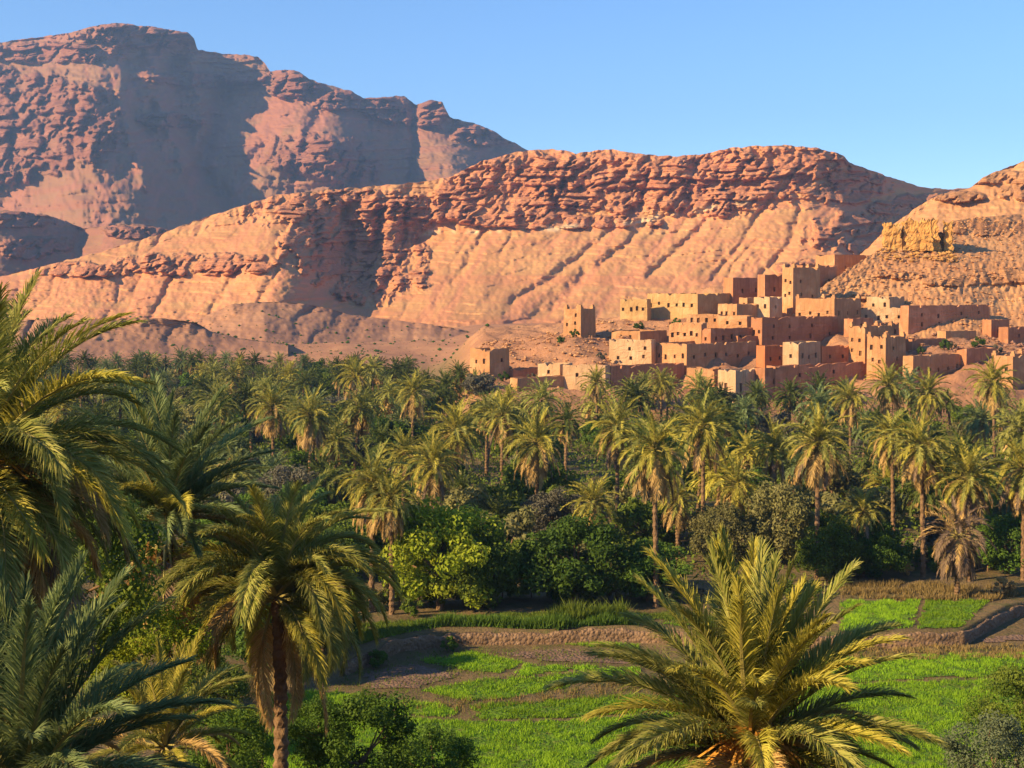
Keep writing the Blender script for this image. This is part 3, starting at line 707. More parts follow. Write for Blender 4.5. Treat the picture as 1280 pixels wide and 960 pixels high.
# ruined fort on the near hill: eroded stubs of golden earth walls
def stub(w, dp, h, seed, taper=0.14):
    """weathered block of earth and rock: a closed ring of columns pushed in and out, layered and broken along the top"""
    nx, ny, nz = max(9, int(w * 2.4)), max(7, int(dp * 2)), 18
    per = [(x, -1) for x in np.linspace(-1, 1, nx)] + [(1, y) for y in np.linspace(-1, 1, ny)[1:]] + [(x, 1) for x in np.linspace(1, -1, nx)[1:]] + [(-1, y) for y in np.linspace(1, -1, ny)[1:-1]]
    n = len(per); pts = []; fs = []
    pa = np.array(per); sx = pa[:, 0] * w / 2; sy = pa[:, 1] * dp / 2
    top = h * (1 + 0.09 * fbm(sx * 0.45 + seed, sy * 0.45, 3, seed + 5, 0.6) + 0.07 * np.round(1.4 * perlin(sx * 0.5 + seed, sy * 0.5 + 3, seed + 6)))
    for j in range(nz):
        f = j / (nz - 1); k = 1 - taper * f
        zz = f * top
        e_ = fbm(sx * 0.55 + seed * 3.7, zz * 0.5 + sy * 0.4, 4, seed, 0.6) + 0.35 * np.sign(np.sin(zz * 2.1 + 1.5 * perlin(sx * 0.3, sy * 0.3, seed + 2)))
        o = 0.42 * e_ * (0.5 if j == 0 else 1)
        nx_, ny_ = np.where(np.abs(pa[:, 0]) > .99, np.sign(pa[:, 0]), 0), np.where(np.abs(pa[:, 1]) > .99, np.sign(pa[:, 1]), 0)
        for i in range(n): pts.append((sx[i] * k + nx_[i] * o[i], sy[i] * k + ny_[i] * o[i], zz[i] - 1.5))
        if j:
            for i in range(n):
                a = (j - 1) * n + i; b = (j - 1) * n + (i + 1) % n
                fs.append((a, b, b + n, a + n))
    pts.append((0, 0, h * 0.85 - 1.5)); c = len(pts) - 1
    for i in range(n): fs.append(((nz - 1) * n + i, (nz - 1) * n + (i + 1) % n, c))
    return mk_poly('ruin_wall', pts, fs, [M['ruin']])
ft = link('ruined_fort', None, loc=P(1148, 300, 452)); tag(ft, 'crumbling golden earth ruin on the bare hill above the village', 'ruin')
for i, (px, w, dp, h, dy) in enumerate(((1115, 5.6, 5.0, 9.4, 0.5), (1151, 12.0, 5.5, 9.6, 1.0), (1163, 4.6, 4.0, 10.0, 1.6), (1186, 2.8, 4.0, 9.0, 1.0), (1130, 5.0, 3.5, 6.0, 4.0), (1178, 5.0, 3.0, 6.0, 4.5), (1146, 9.0, 4.0, 4.6, -1.6))):
    link('wall_stub', stub(w, dp, h, 60 + i), ft, loc=((px - 1148) * 452 / F, dy, -2.0 if px > 1130 else -2.9), rot=(0, 0, R(rnd.uniform(-14, 14))))

# ------------------------------------------------------------------ palms
def frond_geo(seed, L, elev, droop, n, ll, lw, v=28, segs=2, rachis=True, first=0.16, sway=0.15, ang=(64, 46, 18)):
    r = np.random.default_rng(seed)
    Mn = 9
    s = np.linspace(0, 1, Mn); th = np.radians(elev - droop * s ** 1.35)
    ds = L / (Mn - 1)
    tx = np.cos(th); tz = np.sin(th)
    px = np.concatenate([[0], np.cumsum((tx[1:] + tx[:-1]) / 2 * ds)]); pz = np.concatenate([[0], np.cumsum((tz[1:] + tz[:-1]) / 2 * ds)])
    sw = sway * L * r.uniform(-1, 1); py = sw * s ** 2
    V = []; Fc = []; var = []; mi = []
    if rachis:
        for j in range(Mn):
            w = (0.055 * (1 - s[j]) + 0.008) * (L / 4) * (1.6 if j == 0 else 1)
            V += [(px[j], py[j] - w, pz[j]), (px[j], py[j] + w, pz[j]), (px[j] - tz[j] * w * 1.2 * -1 * -1, py[j], pz[j] + tx[j] * w * 1.2)]
            var += [0.5] * 3
            if j:
                for k in range(3):
                    a = (j - 1) * 3 + k; b = (j - 1) * 3 + (k + 1) % 3
                    Fc += [(a, b, b + 3), (a, b + 3, a + 3)]; mi += [1, 1]
    for side in (-1, 1):
        for i in range(n):
            q = first + (1 - first) * (i + r.uniform(0.2, 0.8)) / n
            p = np.array((np.interp(q, s, px), np.interp(q, s, py), np.interp(q, s, pz)))
            a_ = math.radians(np.interp(q, [0, 0.5, 1], ang) + r.uniform(-9, 9))
            t = np.radians(elev - droop * q ** 1.35); T = np.array((math.cos(t), 0, math.sin(t))); Nn = np.array((-math.sin(t), 0, math.cos(t))); Y = np.array((0, side, 0))
            vv = math.radians(v + r.uniform(-22, 22))
            D = T * math.cos(a_) + (Y * math.cos(vv) + Nn * math.sin(vv)) * math.sin(a_)
            ln = ll * (0.35 + 0.75 * math.sin(math.pi * (0.12 + 0.78 * q))) * r.uniform(0.85, 1.12)
            W = T - D * D.dot(T); W = W / (np.linalg.norm(W) + 1e-6)
            W = W * math.cos(0.5) + Nn * math.sin(r.uniform(-0.7, 0.7)); W = W / np.linalg.norm(W) * lw / 2
            b = len(V); vr = r.uniform(0, 1)
            tip = p + D * ln + np.array((0, 0, -0.22 * ln * r.uniform(0.4, 1.5)))
            if segs == 2:
                mid = p + D * ln * 0.55 + np.array((0, 0, -0.02 * ln))
                V += [p - W * .7, p + W * .7, mid + W, mid - W, tip]; var += [vr] * 5
                Fc += [(b, b + 1, b + 2), (b, b + 2, b + 3), (b + 3, b + 2, b + 4)]; mi += [0, 0, 0]
            else:
                V += [p - W, p + W, tip]; var += [vr] * 3; Fc.append((b, b + 1, b + 2)); mi.append(0)
    return np.array(V), np.array(Fc), np.array(mi), np.array(var)

CLASSES = [(86, 30), (72, 52), (55, 72), (36, 84), (16, 80), (-6, 70), (-30, 52), (-58, 28)]
def frond_set(tagname, L, n, ll, lw, segs, nv_, stiff=1.0, ang=(64, 46, 18)):
    out_ = []
    for ci, (e, dr) in enumerate(CLASSES):
        row = []
        for k in range(nv_):
            V, Fc, mi, var = frond_geo(ci * 10 + k + len(tagname) * 100, L, e, dr * stiff * (0.85 + 0.3 * k / max(1, nv_ - 1)), n, ll, lw, 28 if ci < 5 else 8, segs, ang=ang)
            row.append(mk_mesh('frond_' + tagname, V, Fc, [M['frond'], M['rachis']], False, mi, {'var': var}))
        out_.append(row)
    return out_
FR_NEAR = frond_set('near', 4.0, 175, 0.60, 0.025, 2, 5)
FR_STIFF = frond_set('stiff', 4.0, 200, 0.70, 0.026, 2, 5, 0.6, (54, 38, 14))
FR_UMB = frond_set('arching', 4.0, 185, 0.62, 0.025, 2, 5, 1.35, (58, 42, 20))
FR_MID = frond_set('middle', 4.0, 36, 0.68, 0.11, 1, 3)

def trunk_mesh(seed, rad=0.24, rings=22):
    r = np.random.default_rng(seed); V = []; Fc = []; n = 9
    for j in range(rings * 2 + 1):
        f = j / (rings * 2.0)
        rr = rad * (1.15 - 0.28 * f + 0.5 * max(0, 0.06 - f) * 6) * (1.16 if j % 2 else 0.9)
        cx = 0.13 * math.sin(f * 2.2 + seed) - 0.13 * math.sin(seed); cy = 0.2 * math.sin(f * 1.7 + seed * 2) - 0.2 * math.sin(seed * 2)
        cx *= f; cy *= f
        for k in range(n):
            a = 2 * math.pi * (k + 0.5 * (j % 2)) / n; q = rr * r.uniform(0.88, 1.12)
            V.append((cx + q * math.cos(a), cy + q * math.sin(a), f))
        if j:
            for k in range(n):
                a = (j - 1) * n + k; b = (j - 1) * n + (k + 1) % n
                Fc.append((a, b, b + n, a + n))
    # the top end relative to the base
    return mk_mesh('palm_trunk', V, Fc, [M['bark']], False), (cx, cy)
TRUNKS = [trunk_mesh(k) for k in range(4)]

def palm(label, px, row, d, L=4.0, nfr=46, leaf='frond', dry=14, up=0.0, detail='mid', seed=1, group=None, yellow=0.25, trunk=True, low=-20, dead=False, gap=0, name='palm_tree', trunk_r=1.0, fruit=0, zg=None):
    r = random.Random(seed * 31 + 5)
    X, Y, Zc = P(px, row, d)
    g = gz(X, Y) if zg is None else zg
    hgt = max(0.6, Zc - g)
    t = link(name, None, loc=(X, Y, g), rot=(0, 0, 0)); tag(t, label, 'palm tree', group)
    tm, (tx, ty) = TRUNKS[seed % 4]
    if trunk:
        link('trunk', tm, t, loc=(-tx, -ty, -0.4), scale=(trunk_r, trunk_r, hgt + 0.4))
    FS = {'near': FR_NEAR, 'stiff': FR_STIFF, 'arching': FR_UMB, 'mid': FR_MID}[detail]
    k = L / 4.0
    els = [c[0] for c in CLASSES]
    az = r.uniform(0, 6.28)
    for i in range(nfr):
        f = (i + 0.5) / nfr
        e = 86 - (86 - low) * f ** (0.92 - 0.0 * up) + r.uniform(-9, 9) + up * (1 - f) * 12
        ci = min(range(len(els)), key=lambda q: abs(els[q] - e))
        az += 2.39996 + r.uniform(-0.25, 0.25)
        if gap and e < 45 and abs((az + math.pi / 2 + math.pi) % (2 * math.pi) - math.pi) < gap: continue    # no fronds hang before the trunk
        me = FS[ci][r.randrange(len(FS[ci]))]
        s = k * r.uniform(0.86, 1.12) * (0.8 + 0.2 * math.sin(math.pi * min(1, f + 0.25)))
        m_ = M['frond_yellow'] if r.random() < yellow else M[leaf]
        if f > 0.62 and r.random() < 0.22: m_ = M['frond_dry']
        if dead: m_ = M['frond_dead'] if r.random() < 0.7 else M['frond_dry']
        link('frond', me, t, loc=(0.1 * math.cos(az), 0.1 * math.sin(az), hgt - 0.25 * f), rot=(r.uniform(-.1, .1), R(els[ci] - e) * 0.8, az), scale=(s, s, s), mat=m_)
    for i in range(dry):
        az += 2.39996 + r.uniform(-0.4, 0.4)
        if gap and abs((az + math.pi / 2 + math.pi) % (2 * math.pi) - math.pi) < gap * 1.6: continue
        ci = 6 if r.random() < 0.35 else 7
        me = FS[ci][r.randrange(len(FS[ci]))]; s = k * r.uniform(0.7, 1.0)
        link('dead_frond', me, t, loc=(0.2 * math.cos(az), 0.2 * math.sin(az), hgt - 0.45 - 0.5 * r.random()), rot=(0, R(r.uniform(-6, 14)), az), scale=(s, s, s), mat=M['frond_dead'] if (dead or r.random() < 0.2) else M['frond_dry'])
    for i in range(fruit):
        a = r.uniform(0, 6.28); st = [];
        link('fruit_stalk', FRUIT[i % len(FRUIT)], t, loc=(0.15 * math.cos(a), 0.15 * math.sin(a), hgt - 0.1), rot=(0, 0, a), scale=(k * 1.35, k * 1.35, k * 1.35))
    return t

def fruit_mesh(seed):
    r = np.random.default_rng(seed); V = []; Fc = []; var = []
    for i in range(26):
        a = r.uniform(-0.7, 0.7); e = r.uniform(0.2, 1.1); L_ = r.uniform(0.5, 1.0)
        p0 = np.array((0.05, 0, 0)); p1 = p0 + 0.5 * L_ * np.array((math.cos(e) * math.cos(a), math.cos(e) * math.sin(a), math.sin(e)))
        p2 = p1 + 0.5 * L_ * np.array((math.cos(e - .9) * math.cos(a), math.cos(e - .9) * math.sin(a), math.sin(e - .9)))
        w = np.array((0, 0.022, 0.0)); b = len(V)
        V += [p0 - w, p0 + w, p1 + w, p1 - w, p2 + w, p2 - w]; var += [r.uniform()] * 6
        Fc += [(b, b + 1, b + 2), (b, b + 2, b + 3), (b + 3, b + 2, b + 4), (b + 3, b + 4, b + 5)]
    return mk_mesh('fruit_stalk', V, Fc, [M['fruit']], False, None, {'var': np.array(var)})
FRUIT = [fruit_mesh(k) for k in range(3)]

# foreground palms
palm('giant dark palm cut by the left edge, long fronds arching to the right', -28, 582, 25, L=3.85, nfr=96, leaf='frond', dry=34, detail='near', seed=3, yellow=0.2, low=-25, trunk_r=1.3, fruit=4)
palm('tall blue-green palm with upright fronds behind the giant left palm', 208, 645, 46, L=4.2, nfr=56, leaf='frond_blue', dry=14, detail='stiff', seed=4, yellow=0.1, low=8, up=0.4)
palm('umbrella-shaped palm with drooping brown-tipped fronds, its dark trunk in full view', 345, 742, 46, L=4.35, nfr=116, leaf='frond', dry=8, detail='arching', seed=5, yellow=0.2, low=-8, gap=0.45, trunk_r=0.9)
palm('stiff blue-grey young palm in the bottom left corner', 25, 985, 21, L=3.3, nfr=60, leaf='frond_blue', dry=4, detail='stiff', seed=6, yellow=0.0, low=5, up=0.6, trunk=False)
palm('big sunlit young palm at the bottom right, in front of the green field', 940, 928, 28, L=3.85, nfr=92, leaf='frond', dry=20, detail='stiff', seed=7, yellow=0.4, low=-14, up=0.3, fruit=16)
palm('low yellow-green young palm at the bottom, between the corner palm and the umbrella palm', 205, 925, 33, L=2.5, nfr=34, leaf='frond', dry=6, detail='stiff', seed=8, yellow=0.7, low=0, trunk=False)

# palms of the grove that can be told apart
GROVE = [
 ('twin-trunk palm with a hanging tan skirt left of the bright green tree, the front one', 466, 602, 136, 3.7, 26, 0.2),
 ('thin-trunk palm leaning beside the skirted palm, its trunk ending at the terrace wall', 488, 622, 134, 3.0, 22, 0.1),
 ('yellow-green palm just behind the bright green tree', 541, 580, 165, 3.7, 14, 0.6),
 ('broad palm above the yellow-green palm behind the bright green tree', 570, 540, 190, 4.4, 14, 0.4),
 ('small-crowned palm half hidden left of the yellow-green palm', 505, 566, 185, 3.2, 10, 0.3),
 ('wide round-headed palm standing alone at the centre of the grove', 670, 553, 172, 4.2, 18, 0.45),
 ('low spreading palm above the dark green tree', 741, 628, 162, 3.3, 10, 0.2),
 ('tall palm with a long pale skirt and bare dark trunk, right of grove centre', 818, 560, 138, 4.1, 30, 0.35),
 ('palm crown just behind and left of the tall pale-skirted palm', 772, 535, 180, 4.2, 12, 0.3),
 ('bright broad palm right of the tall pale-skirted palm', 878, 535, 170, 4.4, 14, 0.55),
 ('pale low palm with spiky fronds behind the big sunlit palm', 921, 606, 165, 3.5, 14, 0.25),
 ('brown half-dead palm between the pale-skirted palm and the spiky low palm', 846, 622, 160, 2.7, 30, 0.2),
 ('straight palm with a tan skirt and a long bare trunk, above the big sunlit palm', 1022, 552, 150, 3.9, 30, 0.3),
 ('palm crown just left of the straight tan-skirted palm', 968, 558, 175, 3.4, 12, 0.3),
 ('tall palm with a pale trunk, second from the right edge', 1151, 557, 152, 3.9, 24, 0.35),
 ('golden palm with a thick hanging skirt above the grey dead palm', 1209, 598, 150, 3.9, 28, 0.45),
 ('spiky low palm at the right, between the bare trunk and the upper field', 1079, 638, 152, 2.8, 8, 0.25),
 ('brown-skirted palm cut by the right edge', 1279, 586, 150, 3.9, 26, 0.35),
 ('leafy palm crown left of the tall pale-trunk palm', 1114, 545, 175, 3.6, 14, 0.35),
 ('palm with a drooping tan skirt, left one of the pair left in the grove', 341, 508, 225, 4.1, 30, 0.25),
 ('palm with a drooping tan skirt, right one of the pair left in the grove', 388, 520, 212, 4.2, 28, 0.25),
 ('palm crown standing against the twin towers', 1110, 482, 235, 4.0, 8, 0.3),
 ('palm crown standing against the house at the right margin of the village', 1241, 478, 235, 4.3, 8, 0.35),
 ('palm crown in front of the low house with five small windows', 1160, 492, 235, 3.8, 8, 0.3),
 ('palm just behind the wide round-headed palm, to its left', 628, 520, 225, 4.0, 10, 0.3),
 ('palm crown in front of the reddish lower house', 826, 478, 290, 3.4, 6, 0.3),
 ('palm crown at the foot of the low pale hut with a wide lit front', 745, 478, 285, 3.6, 6, 0.15),
 ('palm in front of the long low shaded building', 1062, 498, 232, 3.7, 10, 0.35),
 ('round palm right of the pair with tan skirts', 516, 490, 260, 4.2, 12, 0.25),
 ('palm with a yellow inflorescence in the far left grove', 445, 470, 300, 4.4, 10, 0.6),
]
for i, (lb, px, row, d, L, dry, ye) in enumerate(GROVE):
    palm(lb, px, row, d, L=L * 1.14, nfr=58, dry=int(dry * 1.5) + 3, yellow=min(0.8, ye + 0.2), seed=20 + i, low=-28, group='date palms of the grove', trunk_r=1.0)
palm('grey-brown dead palm drooping at the edge of the upper green field', 1196, 668, 141, L=4.0, nfr=64, dry=60, seed=77, low=-60, dead=True, group='date palms of the grove')

# far palms: crown and skirt as one mesh each
def crown_geo(seed, nfr, low, L=4.0, skirt=0):
    r = random.Random(seed); Vs, Fs, vr = [], [], []; b = 0; az = r.uniform(0, 6)
    els = [c[0] for c in CLASSES]
    for i in range(nfr):
        f = (i + .5) / nfr
        if skirt: e = r.uniform(-75, -25); dr = 25
        else: e = 86 - (86 - low) * f + r.uniform(-9, 9); dr = np.interp(e, els[::-1], [c[1] for c in CLASSES][::-1])
        V, Fc, mi, var = frond_geo(seed * 100 + i, L * r.uniform(.85, 1.1) * (0.85 if skirt else 1), e, dr, 15, 0.72, 0.22, 25 if e > 0 else 8, 1, False)
        az += 2.4 + r.uniform(-.25, .25); c, s_ = math.cos(az), math.sin(az)
        W = np.stack([V[:, 0] * c - V[:, 1] * s_, V[:, 0] * s_ + V[:, 1] * c, V[:, 2] - (0.5 if skirt else 0.2 * f)], -1)
        Vs.append(W); Fs.append(Fc + b); vr.append(np.clip(var * 0.5 + r.uniform(0, .5), 0, 1)); b += len(V)
    return mk_mesh('palm_crown' if not skirt else 'palm_skirt', np.concatenate(Vs), np.concatenate(Fs), [M['frond_dry' if skirt else 'frond']], False, None, {'var': np.concatenate(vr)})
CROWNS = [crown_geo(900 + k, 58, -28) for k in range(9)]
SKIRTS = [crown_geo(950 + k, 20, 0, skirt=1) for k in range(4)]

occupied = []
for (lb, px, row, d, *_r) in GROVE: occupied.append((d * (px - 640) / F, d))
def free(x, y, r):
    return all((x - a) ** 2 + (y - b) ** 2 > r * r for a, b in occupied)

def in_field(x, y):
    px = pxof(x, y); row = HZ + F * EYE / y
    yb = np.interp(px, [300, 430, 480, 640, 800, 1000, 1050, 1060, 1245, 1290, 1400], [126, 129, 135, 138, 139, 138, 148, 154, 154, 158, 158])
    return y < yb
PALM_LAB = []
cnt = 0; tries = 0
while cnt < 215 and tries < 9000:
    tries += 1
    px = rnd.uniform(-60, 1340); d = 150 + (rnd.random() ** 0.75) * 330
    x = d * (px - 640) / F
    if in_field(x, d): continue
    lim = np.interp(px, [300, 480, 590, 640, 2000], [500, 470, 345, 322, 320])
    if d > lim: continue
    if px < 330 and d < 190: continue
    sp = 4.6 if d < 320 else 6.0
    if not free(x, d, sp): continue
    g = gz(x, d)
    hgt = rnd.uniform(5.5, 11.5) if d < 300 else rnd.uniform(6, 10)
    # keep the palms that are told apart in view, and the houses above the grove
    row_top = HZ + F * (EYE - g - hgt - 2.5) / d
    limrow = np.interp(px, [0, 250, 560, 600, 700, 770, 900, 1000, 1130, 1210, 1280], [434, 438, 446, 456, 466, 464, 474, 474, 468, 464, 466])
    if row_top < limrow: hgt = EYE - g - 2.5 - (limrow + rnd.uniform(2, 14) - HZ) * d / F
    if hgt < 1.0: continue
    if any(b_ > d and abs(x / d - a_ / b_) * F < 26 and b_ - d < 60 and row_top < 600 for a_, b_ in occupied[:30]): hgt = min(hgt, rnd.uniform(2.0, 5.0))
    occupied.append((x, d)); cnt += 1
    k = rnd.uniform(0.72, 1.25)
    t = link('palm_tree', None, loc=(x, d, g), rot=(R(rnd.uniform(-5, 5)), R(rnd.uniform(-6, 6)), 0)); tag(t, 'palm', 'palm tree', 'date palms of the grove')
    tm, (tx, ty) = TRUNKS[cnt % 4]
    link('trunk', tm, t, loc=(-tx, -ty, -0.4), scale=(1, 1, hgt + .4))
    fm = rnd.choice(['frond', 'frond', 'frond_deep', 'frond_deep', 'frond_deep', 'frond_deep', 'frond_yellow', 'frond_blue'])
    link('crown', CROWNS[cnt % 9], t, loc=(0, 0, hgt), rot=(rnd.uniform(-.1, .1), rnd.uniform(-.1, .1), rnd.uniform(0, 6.28)), scale=(k, k, k), mat=M[fm])
    sk = rnd.random() < 0.7
    if sk:
        link('skirt', SKIRTS[cnt % 4], t, loc=(0, 0, hgt), rot=(0, 0, rnd.uniform(0, 6.28)), scale=(k, k, k))
    PALM_LAB.append((t, fm, sk, hgt, px, d))

# ------------------------------------------------------------------ broadleaf trees and bushes
def crown_leaves(seed, rx, rz, nclump, nleaf, size, flat=0.0):
    r = np.random.default_rng(seed)
    cl = []
    while len(cl) < nclump:
        p = r.uniform(-1, 1, 3)
        q = np.linalg.norm(p)
        if 0.35 < q < 1 and p[2] > -0.96: cl.append(p / q * (0.5 + 0.5 * q ** 0.5) * r.uniform(0.62, 1.05))
    cl = np.array(cl) * np.array((rx, rx, rz))
    rad = r.uniform(0.17, 0.36, nclump) * rx
    which = r.integers(0, nclump, nleaf)
    dirs = r.normal(size=(nleaf, 3)); dirs /= np.linalg.norm(dirs, axis=1)[:, None]
    rr = r.uniform(0.35, 1, nleaf) ** 0.6
    c = cl[which] + dirs * (rad[which] * rr)[:, None] * np.array((1, 1, 0.8))
    nrm = dirs + r.normal(size=(nleaf, 3)) * 0.7 + np.array((0, 0, 0.25)); nrm /= np.linalg.norm(nrm, axis=1)[:, None]
    a = np.cross(nrm, r.normal(size=(nleaf, 3))); a /= np.linalg.norm(a, axis=1)[:, None]
    b = np.cross(nrm, a); s = size * r.uniform(0.6, 1.3, nleaf)[:, None]
    V = np.stack([c - a * s, c + b * s * 0.45, c + a * s, c - b * s * 0.45], 1).reshape(-1, 3)
    V[:, 2] += rz
    Fc = np.arange(nleaf * 4).reshape(-1, 4)
    cv = r.uniform(0, 1, nclump)
    var = np.clip(0.55 * cv[which] + 0.45 * r.uniform(0, 1, nleaf), 0, 1)
    return V, Fc, np.repeat(var, 4), cl + np.array((0, 0, rz))

def limbs_mesh(seed, cl, h0, r0, n=9):
    """trunk with limbs that reach into the leaf clumps"""
    r = random.Random(seed); V = []; Fc = []
    def tube(p, q, a, b, k=6, seg=3, bend=0.1):
        p = np.array(p); q = np.array(q); d = q - p; d = d / (np.linalg.norm(d) + 1e-6)
        u = np.cross(d, (0.3, 0.8, 0.1)); u /= np.linalg.norm(u); w = np.cross(d, u); base = len(V); ln = np.linalg.norm(q - p)
        o = u * r.uniform(-1, 1) * bend * ln
        for j in range(seg + 1):
            f = j / seg; c = p + (q - p) * f + o * math.sin(math.pi * f); rr = a + (b - a) * f
            for i in range(k):
                t = 2 * math.pi * i / k; V.append(tuple(c + (u * math.cos(t) + w * math.sin(t)) * rr))
            if j:
                for i in range(k):
                    x = base + (j - 1) * k + i; y = base + (j - 1) * k + (i + 1) % k; Fc.append((x, y, y + k, x + k))
    tube((0, 0, -0.5), (0.1, 0.05, h0), r0, r0 * 0.75)
    for i in r.sample(range(len(cl)), min(n, len(cl))):
        tube((0.1, 0.05, h0 * r.uniform(0.75, 1.0)), cl[i], r0 * 0.45, r0 * 0.08)
    return mk_mesh('tree_trunk', V, Fc, [M['bark']], True)

def tree_kind(seed, rx, rz, nc, nl, size, r0=0.25, lift=0.4):
    V, Fc, var, cl = crown_leaves(seed, rx, rz, nc, nl, size)
    V[:, 2] += lift; cl = cl + np.array((0, 0, lift))
    return (mk_mesh('leafy_crown', V, Fc, [M['leaf_mid']], False, None, {'var': var}), limbs_mesh(seed, cl, rz * 0.7 + lift, r0))

KB = [tree_kind(300 + k, 3.0, 2.2, 40, 4200, 0.24, 0.2, 0.0) for k in range(5)]      # middle and far trees
KS = [tree_kind(320 + k, 1.2, 0.9, 16, 1500, 0.14, 0.07, 0.1) for k in range(3)]  # bushes
KN = [tree_kind(340 + k, 2.2, 1.7, 54, 16000, 0.07, 0.12, 0.2) for k in range(2)]  # near bushes

def tree(label, px, row_base, d, k, kind, mat, seed=0, group=None, name='broadleaf_tree', cat='tree', kz=1.0, z=None):
    X, Y, Z = P(px, row_base, d)
    g = gz(X, Y) if z is None else z
    t = link(name, None, loc=(X, Y, g)); tag(t, label, cat, group)
    r = random.Random(seed + int(px)); a = r.uniform(0, 6.28)
    link('trunk', kind[1], t, rot=(0, 0, a), scale=(k, k, k * kz))
    link('crown', kind[0], t, rot=(0, 0, a), scale=(k, k, k * kz), mat=M[mat])
    return t
KT = [tree_kind(360 + k, 3.0, 2.3, 70, 17000, 0.13, 0.22) for k in range(3)]     # the trees round the field
TREES = [
 ('bright yellow-green leafy tree behind the terrace wall, beside the skirted palm', 550, 774, 137, 1.95, 0, 'leaf_bright', 1.05),
 ('olive-green rounded tree merging with the bright yellow-green tree on its right', 598, 772, 138, 1.5, 1, 'leaf_mid', 1.1),
 ('dark green dense tree in the middle behind the terrace wall', 718, 768, 139, 1.7, 2, 'leaf_dark', 1.0),
 ('dark low tree between the dark dense tree and the big sunlit palm', 812, 765, 140, 1.3, 0, 'leaf_dark', 0.9),
 ('leafy green tree at the foot of the bare-trunk palm, above the big sunlit palm', 1035, 745, 150, 1.25, 1, 'leaf_mid', 1.0),
 ('dark bushy tree left of the grey dead palm', 1095, 735, 152, 1.15, 2, 'leaf_dark', 1.0),
 ('dark shaded tree behind the grey dead palm at the right edge', 1262, 735, 154, 1.4, 0, 'leaf_dark', 0.9),
 ('grey-green feathery shrub tree behind the umbrella palm', 366, 660, 190, 1.45, 1, 'leaf_grey', 0.95),
 ('dull dark tree just below the wide round-headed palm', 690, 690, 168, 1.35, 2, 'leaf_grey', 1.0),
 ('olive tree above the big sunlit palm, left of the bare-trunk palm', 905, 715, 158, 1.35, 0, 'leaf_olive', 1.0),
 ('tall olive-green tree between the spiky low palm and the bare-trunk palm', 975, 700, 160, 1.45, 1, 'leaf_olive', 1.25),
 ('dark leafy tree left of the field, half hidden by the umbrella palm', 405, 822, 122, 1.2, 1, 'leaf_dark', 0.9),
 ('yellow-green tree behind the umbrella palm trunk', 262, 850, 108, 1.0, 2, 'leaf_mid', 0.9),
 ('dark tree just behind the umbrella palm crown', 330, 832, 116, 1.35, 0, 'leaf_dark', 1.0),
 ('green tree between the tall blue-green palm and the umbrella palm', 240, 800, 128, 1.5, 1, 'leaf_mid', 1.0),
 ('small bright tree peeping under the umbrella palm fronds', 300, 890, 98, 0.8, 2, 'leaf_bright', 0.85),
 ('mid-green tree behind the twin-trunk palm, left of the bright tree', 425, 730, 150, 1.2, 2, 'leaf_mid', 1.0),
 ('dark green tree above the umbrella palm, right of the tall blue-green palm', 300, 700, 150, 1.7, 0, 'leaf_dark', 1.0),
]
for i, (lb, px, rb, d, k, kk, mat, kz) in enumerate(TREES):
    tree(lb, px, rb, d, k, KT[kk], mat, i, 'broadleaf trees round the field', kz=kz)
    occupied.append((d * (px - 640) / F, d))

LAB = []          # things whose label is completed at the end from what sets them apart
ZONES = [(25, 'at the left edge'), (120, 'behind the giant left palm'), (290, 'behind the tall blue-green palm'), (420, 'around the skirted pair of palms'), (560, 'above the bright yellow-green tree'),
         (660, 'left of the watchtower knoll'), (770, 'below the watchtower knoll'), (890, 'below the long ochre house'), (1040, 'below the pale tower house'), (1135, 'below the twin towers'), (1215, 'below the five-window house'), (9999, 'towards the right edge')]
def zone(px): return next(z for lim_, z in ZONES if px < lim_)
def depth_word(d): return 'front' if d < 185 else 'middle' if d < 250 else 'back'
cnt = 0; tries = 0
bl = {'leaf_dark': 'dark green', 'leaf_mid': 'mid green', 'leaf_olive': 'olive green', 'leaf_grey': 'grey green'}
while cnt < 285 and tries < 14000:
    tries += 1
    px = rnd.uniform(-60, 1340); d = 148 + (rnd.random() ** 0.85) * 335
    x = d * (px - 640) / F
    if in_field(x, d) or in_field(x, d - 4): continue
    lim = np.interp(px, [300, 480, 590, 640, 2000], [500, 470, 338, 318, 318])
    if d > lim or not free(x, d, 2.4): continue
    k = rnd.uniform(0.85, 1.6); mat = rnd.choice(['leaf_dark', 'leaf_mid', 'leaf_mid', 'leaf_mid', 'leaf_olive', 'leaf_olive', 'leaf_grey'])
    g = gz(x, d); top = 4.6 * k
    limrow = np.interp(px, [0, 250, 560, 600, 700, 770, 900, 1000, 1130, 1210, 1280], [440, 444, 450, 462, 476, 474, 484, 484, 478, 476, 476])
    kmax = (EYE - (limrow - HZ) * d / F - g) / 4.6
    if kmax < 0.35: continue
    k = min(k, kmax)
    occupied.append((x, d)); cnt += 1
    t = tree('', px, 0, d, k, KB[cnt % 5], mat, cnt, 'broadleaf trees among the palms', kz=rnd.uniform(0.85, 1.1))
    LAB.append((t, f"{'large' if k > 1.25 else 'small' if k < 0.9 else 'middling'} {bl[mat]} leafy tree {zone(px)}, {depth_word(d)}", px))

